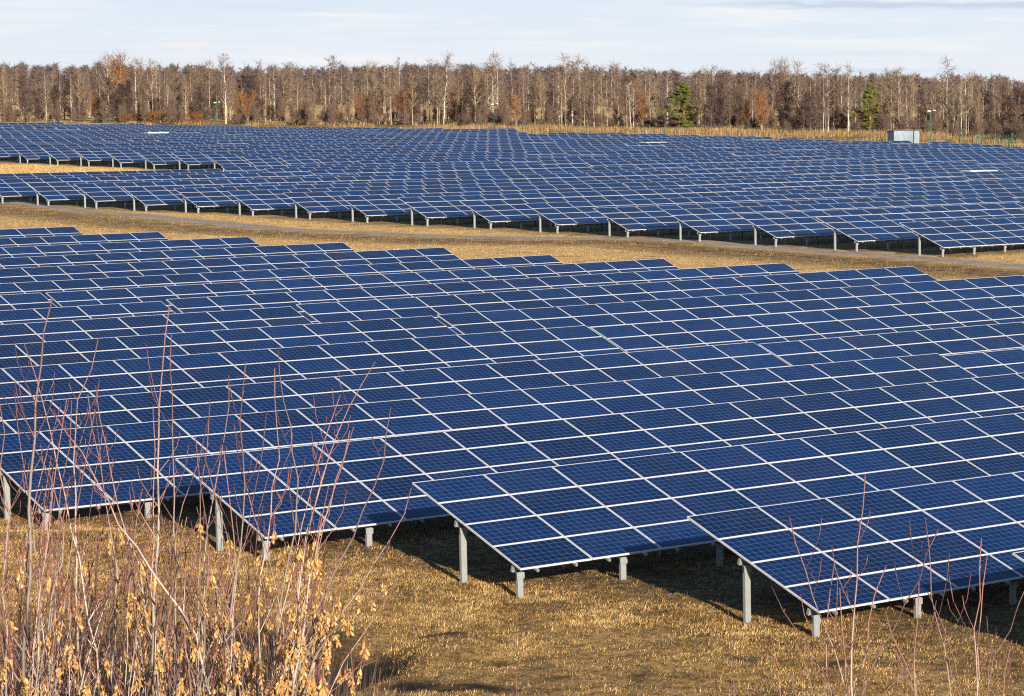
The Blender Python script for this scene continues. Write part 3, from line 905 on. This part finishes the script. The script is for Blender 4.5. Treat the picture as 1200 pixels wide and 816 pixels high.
for px, dep, s, w in ((1172, -30, .75, 1.5), (1186, -26, .9, 1.5), (1199, -28, .85, 1.5), (1215, -26, .9, 1.4), (1160, -12, .8, 1.3)):
    plant('bush', 'bush', 'dark brown leafless bush behind the green fence at the right photo edge', random.choice(K_bush), px, dep, s, 'dark bushes behind the green fence', wide=w)
for i in range(40):
    px = random.uniform(-10, 1150)
    plant('bush', 'bush', 'brown leafless bush at the foot of the forest above the dry grass', random.choice(K_bush), px, random.uniform(-4, 6), random.uniform(.55, .95), 'brown bushes at the forest foot', wide=random.uniform(1, 1.5))

# two pines
def pine(seed, Ht):
    r = np.random.default_rng(seed); mb = MB(); cA, cB = [], []
    pts = [np.array([r.normal(0, .06), r.normal(0, .06), Ht * i / 8 - (.3 if i == 0 else 0)]) for i in range(9)]
    mb.tube(pts, [.17 * (1 - .9 * i / 8) + .01 for i in range(9)], 6)
    for l in range(62):
        f = .10 + .88 * (l + r.random()) / 62
        if r.random() < .12: continue
        p = np.array([0, 0, Ht * f]); az = r.uniform(0, 6.28)
        L = (2.9 * min(1, (1 - f) * 2.2) ** .8 * (.55 + .45 * (1 - f)) + .3) * r.uniform(.22, 1.3) * (1 if f > .2 else .75)
        el = r.uniform(-.1, .35)
        d = np.array([math.cos(az) * math.cos(el), math.sin(az) * math.cos(el), math.sin(el)])
        mb.tube([p, p + d * L], [.03, .008], 3)
        for c in range(4):
            q_ = p + d * L * r.uniform(.35, 1.0) + r.normal(0, .14, 3)
            n = 60
            u = r.normal(0, 1, (n, 3)); u /= np.linalg.norm(u, axis=1)[:, None]; u[:, 2] *= .55
            cA.append(q_ + u * .08); cB.append(q_ + u * r.uniform(.25, .60, n)[:, None])
    V, F = spikes(np.concatenate(cA), np.concatenate(cB), .038)
    return mb.mesh('pine_trunk', [B_pine]), vf_mesh('pine_crown', V, F, M_needle)
for px, dep, hh, w, lab, sd in ((803, -8, 8.8, 1.0, 'bright green pine standing before the bare forest, left of the dark round tree', 5),
                                (1020, 2, 8.6, .8, 'olive green pine half hidden in the bare forest left of the metal hut', 9)):
    X, Y, Z = forest_point(px, dep)
    T = thing('pine_tree', lab, 'pine', (X, Y, Z), (0, 0, 0), 'green pines at the forest edge'); T.scale = (w * 1.3, w * 1.3, 1)
    a, c = pine(sd, hh); obj('trunk', a, T); obj('crown', c, T)

# the wood behind: countless trees, one mass each
def mass(name, n, place, hs, pool, label):
    VT, FT, VC, FC = [], [], [], []; ot = oc_ = 0
    for i in range(n):
        X, Y = place(i); Z = float(H(X, Y)); kd = random.choice(pool)
        s = random.uniform(*hs); a = random.uniform(0, 6.28); ca, sa = math.cos(a), math.sin(a)
        M = np.array([[ca, -sa, 0], [sa, ca, 0], [0, 0, 1]]) * s
        tv = np.asarray(kd[2].v) @ M.T + (X, Y, Z); VT.append(tv)
        FT.append(np.asarray([f for f in kd[2].f if len(f) == 4]) + ot); ot += len(tv)
        cv = kd[3][0] @ M.T + (X, Y, Z); VC.append(cv); FC.append(kd[3][1] + oc_); oc_ += len(cv)
    return np.concatenate(VT), np.concatenate(FT), np.concatenate(VC), np.concatenate(FC)
def mass_obj(name, n, place, hs, pool, mats_, kindname):
    vt, ft, vc, fc = mass(name, n, place, hs, pool, None)
    V = np.concatenate([vt, vc]); nq = len(ft)
    me = bpy.data.meshes.new(name)
    me.vertices.add(len(V)); me.vertices.foreach_set('co', V.astype(np.float32).ravel())
    loops = np.concatenate([ft.ravel(), fc.ravel() + len(vt)]).astype(np.int32)
    me.loops.add(len(loops)); me.loops.foreach_set('vertex_index', loops)
    tot = np.concatenate([np.full(nq, 4), np.full(len(fc), 3)]).astype(np.int32)
    st_ = np.concatenate([[0], np.cumsum(tot)[:-1]]).astype(np.int32)
    me.polygons.add(len(tot)); me.polygons.foreach_set('loop_start', st_); me.polygons.foreach_set('loop_total', tot)
    me.polygons.foreach_set('material_index', np.concatenate([np.zeros(nq), np.ones(len(fc))]).astype(np.int32))
    for m_ in mats_: me.materials.append(m_)
    me.update(calc_edges=True)
    tag(obj(name, me), kind='stuff')
def pl_mid(i):
    q = random.uniform(-.39, .03); return q * (Y_ := float(edge_y(q)) + random.uniform(34, 95)), Y_
def pl_far(i):
    q = random.uniform(-.40, .04); Y_ = random.uniform(860, 1120); return q * Y_, Y_
def pl_low(i):
    q = random.uniform(-.39, .03); lo = float(np.interp(q, [-.39, -.19, -.15], [-22, -10, 5])); return q * (Y_ := float(edge_y(q)) + random.uniform(lo, 40)), Y_
mass_obj('forest', 230, pl_mid, (.58, .82), K_aspen + K_slim + K_birch, [B_grey, T_brown], 'forest')
mass_obj('forest_understory', 300, pl_low, (.28, .65), K_brush, [B_dark, twigm('brush_twigs', (.070, .046, .037), (.16, .106, .078))], 'forest')
mass_obj('distant_woods', 900, pl_far, (.72, 1.0), K_mass, [B_dark, twigm('hazed_distant_twigs', (.105, .076, .068), (.18, .132, .115))], 'woods')  # twig colour greyed and lightened to paint in aerial haze

# ------------------------------------------------------------------ fence, lamps, hut
def plain(name, lo, hi, sc, rough=.5, metallic=0.):
    m, t, b = mat(name)
    t.links.new(ramp(t, noise(t, objco(t), sc, 4), [(.3, lo), (.7, hi)]), b.inputs['Base Color'])
    b.inputs['Roughness'].default_value = rough; b.inputs['Metallic'].default_value = metallic
    return m
M_green = plain('green_paint', (.008, .065, .030), (.014, .105, .048), 4, .5)
M_dgreen = plain('dark_green_paint', (.010, .030, .016), (.016, .05, .024), 4, .6)
M_lampw = plain('lamp_housing', (.42, .46, .45), (.55, .58, .57), 6, .4)
F0, F1 = np.array([-83.0, 462.0]), np.array([4.0, 372.0])
fd = F1 - F0; fl_ = np.linalg.norm(fd); fd /= fl_
fz = lambda p: float(H(p[0], p[1]))
mid0 = F0
T = thing('wire_fence', 'dark green wire fence on slim posts in the dry grass before the forest at right', 'fence', (F0[0], F0[1], fz(F0)))
npst = int(fl_ / 2.6)
PM = MB(); PM.box(-.04, .04, -.04, .04, -.4, 2.0); PM.box(-.05, .05, -.05, .05, 2.0005, 2.03); PM = PM.mesh('fence_post', [M_dgreen])
wm = MB(); pr = None
for i in range(npst + 1):
    p = F0 + fd * i * 2.6; z = fz(p)
    obj('post', PM, T, (p[0] - F0[0], p[1] - F0[1], z - fz(F0)))
    if pr is not None:
        for h in (.15, .55, .95, 1.35, 1.75):
            a = np.array([pr[0] - F0[0], pr[1] - F0[1], pr[2] + h - fz(F0)]); c = np.array([p[0] - F0[0], p[1] - F0[1], z + h - fz(F0)])
            wm.tube([a, c], [.007, .007], 3)
    pr = (p[0], p[1], z)
obj('wire', wm.mesh('fence_wire', [M_dgreen]), T)
GT = [(-8.5 + i * 1.15, 384 - i * 1.1) for i in range(9)]
T = thing('panel_fence', 'short run of taller bright green fence panels at the right end of the wire fence', 'fence', (GT[0][0], GT[0][1], fz(GT[0])))
for i, p in enumerate(GT[::2]):
    mb = MB(); mb.box(-.06, .06, -.06, .06, -.4, 2.5)
    obj('post', mb.mesh('panel_post', [M_green]), T, (p[0] - GT[0][0], p[1] - GT[0][1], fz(p) - fz(GT[0])))
for i in range(0, 8, 2):
    a, c = np.array(GT[i]), np.array(GT[i + 2]); mb = MB(); n = 9
    for j in range(1, n):
        p = a + (c - a) * j / n - np.array(GT[0]); mb.tube([(p[0], p[1], .1), (p[0], p[1], 2.3)], [.016, .016], 4)
    for h in (.2, 1.2, 2.2):
        p, q_ = a - np.array(GT[0]), c - np.array(GT[0]); mb.tube([(p[0], p[1], h), (q_[0], q_[1], h)], [.02, .02], 4)
    obj('fence_panel', mb.mesh('fence_panel', [M_green]), T)

def lamp(px, Y, lab, m, two):
    X = (px - 1200) / 3261.2 * Y; z = float(H(X, Y))
    T = thing('lamp_post', lab, 'lamp post', (X, Y, z), (0, 0, 0), 'green lamp posts before the forest')
    mb = MB(); mb.tube([(0, 0, -.3), (0, 0, 1.6), (0, 0, 1.62), (0, 0, 5.3)], [.11, .11, .08, .065], 8); obj('pole', mb.mesh('pole', [m]), T)
    mb = MB(); mb.tube([(-.35 if two else 0, 0, 5.3), (.55, 0, 5.42)], [.05, .05], 6); obj('arm', mb.mesh('arm', [m]), T)
    mb = MB(); mb.box(-.42, .05, -.12, .12, 5.37, 5.50); mb.box(-.38, .02, -.09, .09, 5.33, 5.3695); obj('lamp_head', mb.mesh('lamp_head', [M_lampw]), T)
    mb = MB(); mb.box(.35, .70, -.09, .09, 5.48, 5.57); mb.box(.4, .66, -.07, .07, 5.45, 5.4795); obj('lamp_head', mb.mesh('lamp_head', [M_lampw]), T)
lamp(257, 478, 'slim green lamp post with pale head at the left end of the forest edge', M_green, True)
lamp(581, 455, 'slim green lamp post before the broken white birch at the centre', M_dgreen, True)
lamp(1091, 382, 'bright green lamp post with pale head right of the metal hut', M_green, True)

X, Y = (1059 - 1200) / 3261.2 * 388, 388.0
T = thing('metal_hut', 'small grey corrugated metal hut with a shallow dark-edged roof behind the last panels', 'hut', (X, Y, float(H(X, Y))), (0, 0, R(22)))
M_corr = plain('hut_sheet_metal', (.20, .25, .29), (.29, .34, .38), 1.5, .45, .2)
def corr(mb, x0, x1, y, z0, zl, zr, fl=1):
    n = 44
    for i in range(n):
        a, c = x0 + (x1 - x0) * i / n, x0 + (x1 - x0) * (i + 1) / n
        oa, ob = (.035 if i % 2 else 0), (0 if i % 2 else .035)
        mb.quad((a, y - fl * oa, z0), (c, y - fl * ob, z0), (c, y - fl * ob, zl + (zr - zl) * (i + 1) / n), (a, y - fl * oa, zl + (zr - zl) * i / n))
mb = MB(); hw, hd = 1.85, 1.4
corr(mb, -hw, hw, -hd, -.3, 2.62, 2.62); corr(mb, -hw, hw, hd, -.3, 2.37, 2.37, -1)
for x in (-hw, hw):
    n = 30
    for i in range(n):
        a, c = -hd + 2 * hd * i / n, -hd + 2 * hd * (i + 1) / n
        s_ = -1 if x < 0 else 1
        mb.quad((x + s_ * (.03 if i % 2 else 0), a, -.3), (x + s_ * (0 if i % 2 else .03), c, -.3), (x + s_ * (0 if i % 2 else .03), c, 2.62 - .25 * (i + 1) / n), (x + s_ * (.03 if i % 2 else 0), a, 2.62 - .25 * i / n))
obj('wall', mb.mesh('wall', [M_corr]), T)
M_hroof = plain('hut_roof_metal', (.10, .085, .08), (.18, .15, .13), 2, .5)
mb = MB(); Sl = lambda q_: (q_[0], q_[1], q_[2] - (q_[1] + hd) / (2 * hd) * .25)
mb.box(-hw - .2, hw + .2, -hd - .25, hd + .25, 2.66, 2.74, 0, Sl); obj('roof', mb.mesh('roof', [M_hroof]), T)
mb = MB(); mb.box(.2, 1.1, -hd - .07, -hd - .042, 0, 2.05); dr = obj('door', mb.mesh('door', [plain('hut_door_metal', (.11, .135, .155), (.16, .19, .21), 2, .5)]), T)
mb = MB(); mb.box(.28, .34, -hd - .12, -hd - .071, .95, 1.12); obj('handle', mb.mesh('handle', [M_galv]), dr)

# ------------------------------------------------------------------ shrubs on the bank below the camera
M_bark, t, b = mat('maple_bark')
tn_ = attr(t, 'tone')
nb = noise(t, objco(t), 55, 3)
t.links.new(ramp(t, math_n(t, 'ADD', tn_, math_n(t, 'MULTIPLY', math_n(t, 'SUBTRACT', nb, .5), .5)), [(0.0, (.23, .175, .13)), (.35, (.40, .33, .28)), (.65, (.25, .135, .105)), (1.0, (.125, .034, .026))]), b.inputs['Base Color'])
lk = b.inputs['Base Color'].links[0].from_socket
hs = nd(t, 'ShaderNodeHueSaturation'); t.links.new(lk, hs.inputs['Color'])
t.links.new(math_n(t, 'ADD', math_n(t, 'MULTIPLY', nd(t, 'ShaderNodeObjectInfo').outputs['Random'], .85), .45), hs.inputs['Value'])
t.links.new(hs.outputs[0], b.inputs['Base Color'])
b.inputs['Roughness'].default_value = .55
M_seed = island_mat('dry_maple_keys', [(.12, (.17, .070, .018)), (.38, (.32, .158, .046)), (.64, (.44, .250, .085)), (.90, (.60, .40, .18))], .6)
def unproj(px, py, Y):
    a = (px - 1200) / 3261.2; bb = -(py - 408) / 3261.2; p = .0926
    r = np.array([a, math.cos(p) + bb * math.sin(p), -math.sin(p) + bb * math.cos(p)])
    return np.array([0, 0, ZC]) + r * (Y / r[1])
def spline(P, n):
    P = np.asarray(P, float); t_ = np.concatenate([[0], np.cumsum(np.linalg.norm(np.diff(P, axis=0), axis=1))]); s = np.linspace(0, t_[-1], n)
    L = np.stack([np.interp(s, t_, P[:, j]) for j in range(3)], -1)
    for _ in range(max(2, n // 7)):
        L[1:-1] = (L[:-2] + 2 * L[1:-1] + L[2:]) / 4
    return L
def seed_cluster(seed):
    r = np.random.default_rng(seed); mb = MB()
    mb.tube([(0, 0, 0), (.003, 0, -.03), (0, .002, -.07)], [.0009, .0008, .0006], 3)
    for k in range(r.integers(13, 21)):
        z0 = -.012 - .055 * r.random(); az = r.uniform(0, 6.28); til = r.uniform(.15, .7)
        d = np.array([math.cos(az) * math.sin(til), math.sin(az) * math.sin(til), -math.cos(til)])
        s_ = np.cross(d, r.normal(0, 1, 3)); s_ /= np.linalg.norm(s_); nrm = np.cross(d, s_)
        L = r.uniform(.019, .029); w = r.uniform(.0046, .0066); p = np.array([0, 0, z0]) + d * .006
        A = p; B1 = p + d * L * .35 + s_ * w * .55; B2 = p + d * L * .35 - s_ * w * .45; Cc = p + d * L * .72 + s_ * w + nrm * .002; D2 = p + d * L * .75 - s_ * w * .8 + nrm * .003; E_ = p + d * L + s_ * w * .2 + nrm * .004
        i = len(mb.v); mb.v += [tuple(x) for x in (A, B1, B2, Cc, D2, E_)]
        mb.f += [(i, i + 1, i + 2), (i + 1, i + 3, i + 4, i + 2), (i + 3, i + 5, i + 4)]; mb.m += [0, 0, 0]
    return mb.mesh('seed_cluster', [M_seed])
SEEDS = [seed_cluster(40 + i) for i in range(7)]
def shrub(label, base_px, Y, stems, seeds, group, tw=(2, 5), seed_y=(560, 840), seedr=1.0):
    """stems: list of (radius, depth offset, [(px, py) from low to tip])"""
    X = (base_px - 1200) / 3261.2 * Y; zg = float(H0(X, Y))
    T = thing('maple_shrub', label, 'shrub', (X, Y, zg), (0, 0, 0), group)
    o = np.array([X, Y, zg]); hang = []
    for (r0, dy, pts) in stems:
        W3 = [unproj(px, py, Y + dy * (i + 1) / len(pts)) for i, (px, py) in enumerate(pts)]
        root = np.array([X + random.uniform(-.06, .06), Y + dy * .3 + random.uniform(-.06, .06), zg - .08])
        root[2] = float(H0(root[0], root[1])) - .08
        n = max(10, int(len(W3) * 4))
        L = spline([root, root + (W3[0] - root) * .5 + np.array([random.uniform(-.05, .05), 0, .05])] + W3, n) - o
        for i in range(2, n - 1):
            L[i] += np.array([random.gauss(0, .006), random.gauss(0, .006), 0])
        hh = np.linspace(0, 1, n)
        vis0 = 1 - np.linalg.norm(L[-1] - (W3[0] - o)) / max(1e-6, np.linalg.norm(L[-1] - L[0]))
        rad = [max(r0 * (1 - .80 * h ** .9), .0019) for h in hh]
        thick = min(1, r0 / .011)
        tone = [float(np.clip((h - .52) * 1.7 + (1 - thick) * .14 + random.uniform(-.05, .05), 0, 1)) for h in hh]
        mb = MB(); mb.tube(L, rad, 6, 0, tone)
        # buds / nodes
        for i in range(n // 2, n - 1, 2):
            s_ = random.choice((-1, 1)); mb.tube([L[i], L[i] + np.array([s_ * .006, 0, .010])], [.0032, .001], 4, 0, [.85, .9])
        for k in range(int(random.randint(*tw) * 1.8 + (r0 > .0065) * 4)):
            f = random.uniform(.42, .93); i = int(f * (n - 1)); p = L[i]
            d = L[min(i + 1, n - 1)] - L[i - 1]; d /= np.linalg.norm(d)
            sx = random.choice((-1, 1)); sd_ = np.array([sx * random.uniform(.5, 1), random.uniform(-.7, .7), random.uniform(-.05, .3)])
            dl = d * .8 + sd_ * .65; dl /= np.linalg.norm(dl)
            ln = random.uniform(.10, .36) * (1.15 - f * .6)
            q1 = p + dl * ln * .45; q2 = p + dl * ln * .75 + np.array([0, 0, ln * .07]); q3 = q2 + (dl * .35 + np.array([0, 0, .75])) * ln * .35
            rr = rad[i] * .55
            mb.tube([p, q1, q2, q3], [rr, rr * .8, max(rr * .6, .0017), .0015], 5, 0, [min(1, tone[i] + .15), min(1, tone[i] + .3), .9, 1])
            hang += [q1, q2]
            if random.random() < .35:
                e = q1 + np.array([-sx * ln * .15, random.uniform(-.05, .05), ln * .35]); mb.tube([q1, (q1 + e) / 2 + np.array([-sx * .01, 0, 0]), e], [max(rr * .5, .0016), .0016, .0013], 4, 0, [.8, .9, 1]); hang.append((q1 + e) / 2)
        obj('stem', mb.mesh('stem', [M_bark], True), T)
        hang += [L[i] for i in range(n // 3, n - 2)]
    cand = []
    for p in hang:
        w = p + o; c_, s_ = math.cos(.0926), math.sin(.0926); zz = w[2] - ZC
        d = w[1] * c_ - zz * s_; h = w[1] * s_ + zz * c_; py = 408 - 3261.2 * h / d
        if seed_y[0] < py < seed_y[1]:
            cand.append((p, (py - seed_y[0] + 25) ** 1.3))
    if cand:
        for k in range(int(seeds * 3.6)):
            p = random.choices([c[0] for c in cand], [c[1] for c in cand])[0]
            s_ = random.uniform(.62, 1.0) * seedr
            q_ = obj('seed_cluster', random.choice(SEEDS), T, tuple(p + np.array([random.uniform(-.02, .02), random.uniform(-.01, .01), 0])), (random.uniform(-.25, .25), random.uniform(-.25, .25), random.uniform(0, 6.28)))
            q_.scale = (s_, s_, s_ * random.uniform(.9, 1.25))
    return T
def fill(n, x0, x1, yt, lean=0, r=(.0022, .0055), y_low=845):
    out = []
    for k in range(int(n * 1.7)):
        xb = random.uniform(x0, x1); top = random.uniform(*yt); xt = xb + random.gauss(lean, 42) * (y_low - top) / 220
        xm = (xb + xt) / 2 + random.gauss(0, 9)
        out.append((random.uniform(*r), random.uniform(-.5, .6), [(xb, y_low), ((xb + xm) / 2 + random.gauss(0, 5), y_low - (y_low - top) * .33), (xm, y_low - (y_low - top) * .62), (xt, top)]))
    return out
GS = 'leafless maple shrubs at the lower left'
shrub('leafless shrub with the thick pale stem nearest the left photo edge', 22, 9.6,
      [(.0135, .1, [(24, 850), (30, 690), (38, 560), (42, 480), (50, 415), (62, 348)]), (.007, -.2, [(5, 850), (8, 700), (6, 560), (3, 470), (-4, 415)]),
       (.006, .2, [(40, 850), (62, 700), (86, 600), (58, 545), (30, 500), (2, 462)])] + fill(9, -15, 60, (455, 700)), 12, GS, (4, 7), (600, 850))
shrub('leafless shrub whose twin stems reach second highest, right of the thick pale stem', 100, 10.6,
      [(.0085, .2, [(96, 850), (92, 700), (88, 560), (80, 500), (94, 450), (115, 398)]), (.007, .1, [(122, 850), (108, 720), (84, 610), (60, 520), (46, 450), (28, 402)]),
       (.006, -.2, [(130, 850), (138, 690), (120, 560), (104, 500), (103, 462)])] + fill(10, 50, 140, (450, 710)), 16, GS, (3, 6), (590, 850))
shrub('leafless shrub with the tallest straight reddish stem, pointing up at the panels', 182, 10.2,
      [(.0105, .0, [(178, 850), (182, 700), (181, 590), (184, 500), (190, 430), (199, 355)]), (.007, .2, [(192, 850), (176, 720), (150, 620), (128, 560), (118, 500), (112, 452)]),
       (.0075, -.1, [(206, 850), (205, 700), (206, 600), (198, 520), (203, 470), (201, 390)])] + fill(9, 140, 225, (450, 710)), 20, GS, (2, 5), (600, 850))
shrub('leafless shrub with one long stem leaning left across the corner of a panel', 250, 9.9,
      [(.009, .1, [(252, 850), (236, 740), (196, 690), (150, 640), (128, 590), (92, 520), (58, 478)]), (.0075, .2, [(240, 850), (238, 720), (240, 620), (262, 530), (274, 480), (268, 440)]),
       (.007, -.2, [(262, 850), (268, 700), (292, 600), (284, 520), (276, 470), (288, 425)])] + fill(9, 215, 290, (450, 710)), 24, GS, (3, 6), (590, 850))
shrub('leafless shrub full of hanging tan seeds with stems fanning right of the tallest one', 322, 10.8,
      [(.009, .1, [(316, 850), (322, 740), (338, 660), (352, 600), (350, 520), (332, 470), (326, 408)]), (.008, .2, [(330, 850), (346, 720), (364, 640), (374, 560), (388, 515), (414, 470), (440, 424)]),
       (.007, -.1, [(310, 850), (300, 720), (312, 620), (330, 540), (318, 480), (322, 432)])] + fill(8, 280, 360, (460, 710), 8), 34, GS, (3, 6), (600, 850))
shrub('low seeded shrub whose long stems bend far right over the open grass', 338, 9.4,
      [(.009, .1, [(338, 850), (352, 770), (376, 700), (400, 655), (430, 600), (452, 545), (458, 478)]), (.0085, -.1, [(346, 850), (366, 770), (398, 722), (432, 704), (468, 684)]),
       (.0075, .2, [(344, 850), (368, 755), (410, 705), (452, 650), (476, 600), (482, 572)]), (.008, .0, [(340, 850), (350, 745), (362, 690), (370, 640), (384, 590), (404, 560), (410, 505)])] + fill(5, 330, 372, (640, 760), 30), 40, GS, (2, 4), (610, 850))
shrub('small dense seeded shrub at the bottom edge between the taller stems', 150, 11.6, fill(20, 60, 240, (600, 760), 5, (.003, .006)), 26, GS, (2, 5), (640, 850))
shrub('small dense seeded shrub in the bottom left corner', 40, 11.4, fill(20, -20, 110, (590, 760), 5, (.003, .006)), 18, GS, (2, 5), (640, 850))
shrub('small dense shrub heavy with seed clusters beside the dark hollow', 318, 11.5, fill(16, 250, 372, (630, 770), 12, (.003, .006)), 46, GS, (2, 5), (650, 850))
shrub('young shoots with dry seeds at the right foot of the seeded shrubs', 400, 9.6, [(.0045, .1, [(414, 850), (413, 800), (411, 758)]), (.0035, .1, [(352, 850), (372, 800), (410, 782), (446, 772)]), (.003, 0, [(440, 850), (432, 800), (446, 782)])], 8, GS, (0, 1), (740, 850))
# dead undergrowth on the bank under the shrubs: countless dark twigs
n_ = 5200
Yt = rng.uniform(11.8, 15.5, n_); pxs = np.where(rng.random(n_) < .85, rng.uniform(-40, 385, n_), rng.uniform(360, 440, n_)); Xt = (pxs - 1200) / 3261.2 * Yt
zt = H0(Xt, Yt)
wl = 9.7 - .2185 * Yt + .07
hgt = np.maximum(.1, wl - zt + rng.normal(.0, .16, n_) - .25 * np.clip((pxs - 330) / 90, 0, 1))
dx = rng.normal(0, .16, n_); dy = rng.normal(0, .16, n_)
Va, Fa = spikes(np.stack([Xt, Yt, zt + hgt * rng.uniform(.0, .55, n_)], -1), np.stack([Xt + dx, Yt + dy, zt + hgt * 1.05], -1), rng.uniform(.0025, .006, n_))
M_dead = twigm('dead_twigs', (.045, .028, .020), (.22, .15, .11))
tag(obj('undergrowth', vf_mesh('undergrowth', Va, Fa, M_dead)), kind='stuff')
GR = 'leafless shoots at the lower right'
shrub('fan of pale shoots spreading from one foot before the nearest table', 1000, 9.0,
      [(.0075, 0, [(999, 850), (1000, 800), (1003, 670), (1007, 608), (1014, 556)]), (.006, .1, [(998, 850), (996, 800), (976, 765), (955, 701), (932, 628), (925, 606)]),
       (.006, -.1, [(1001, 850), (1004, 800), (1028, 778), (1048, 736), (1084, 664), (1100, 620)]), (.005, .1, [(968, 850), (967, 812), (970, 732), (973, 693), (978, 660)]),
       (.0045, .2, [(990, 850), (972, 790), (940, 752), (917, 716), (904, 687)]), (.0045, .1, [(1002, 850), (1003, 790), (1017, 740), (1032, 686), (1039, 662)]), (.004, -.1, [(992, 850), (990, 790), (990, 724), (984, 689)]),
       (.004, 0, [(1010, 850), (1018, 815), (1050, 795), (1068, 781)]), (.003, 0, [(960, 850), (958, 810), (940, 770), (928, 745)])], 0, GR, (2, 4))
shrub('sparse reddish shoots before the low edge of the nearest table', 1125, 9.3,
      [(.006, .1, [(1122, 850), (1118, 812), (1102, 752), (1087, 686), (1093, 650), (1084, 606)]), (.0045, 0, [(1070, 850), (1071, 810), (1076, 732), (1077, 682)]),
       (.0055, -.1, [(1144, 850), (1144, 812), (1146, 732), (1147, 680), (1150, 631)]), (.0045, .1, [(1146, 850), (1145, 812), (1147, 720), (1152, 680), (1157, 651)]),
       (.004, 0, [(1140, 850), (1134, 816), (1110, 756), (1087, 694)]), (.004, 0, [(1082, 850), (1075, 810), (1057, 771), (1043, 735), (1037, 715)]), (.0035, .1, [(1160, 850), (1158, 800), (1163, 760), (1168, 741)])], 0, GR, (2, 4))
shrub('curved reddish shoot leaning out of the right photo edge', 1152, 9.8, [(.006, 0, [(1148, 850), (1154, 814), (1168, 770), (1187, 721), (1206, 680)]), (.004, 0, [(1170, 850), (1172, 800), (1180, 770), (1186, 750)])], 0, GR, (2, 4))
shrub('lone slim shoot standing left of the fan of pale shoots', 862, 9.2, [(.0045, 0, [(862, 850), (861, 810), (856, 748), (853, 712)])], 0, GR, (0, 0))
shrub('pair of short thin shoots between the lone shoot and the fan', 918, 9.2, [(.004, 0, [(921, 850), (920, 812), (908, 771), (903, 744)]), (.0035, 0, [(945, 850), (940, 800), (936, 770)]), (.003, 0, [(842, 850), (844, 805), (839, 797)])], 0, GR, (0, 0))
shrub('single short pale shoot at the bottom edge in the middle of the grass', 603, 9.3, [(.0035, 0, [(603, 850), (602, 812), (605, 778)])], 0, GR, (0, 0))
shrub('single short thin shoot at the bottom edge before the left post of the middle table', 790, 9.3, [(.003, 0, [(795, 850), (797, 812), (788, 792)])], 0, GR, (0, 0))
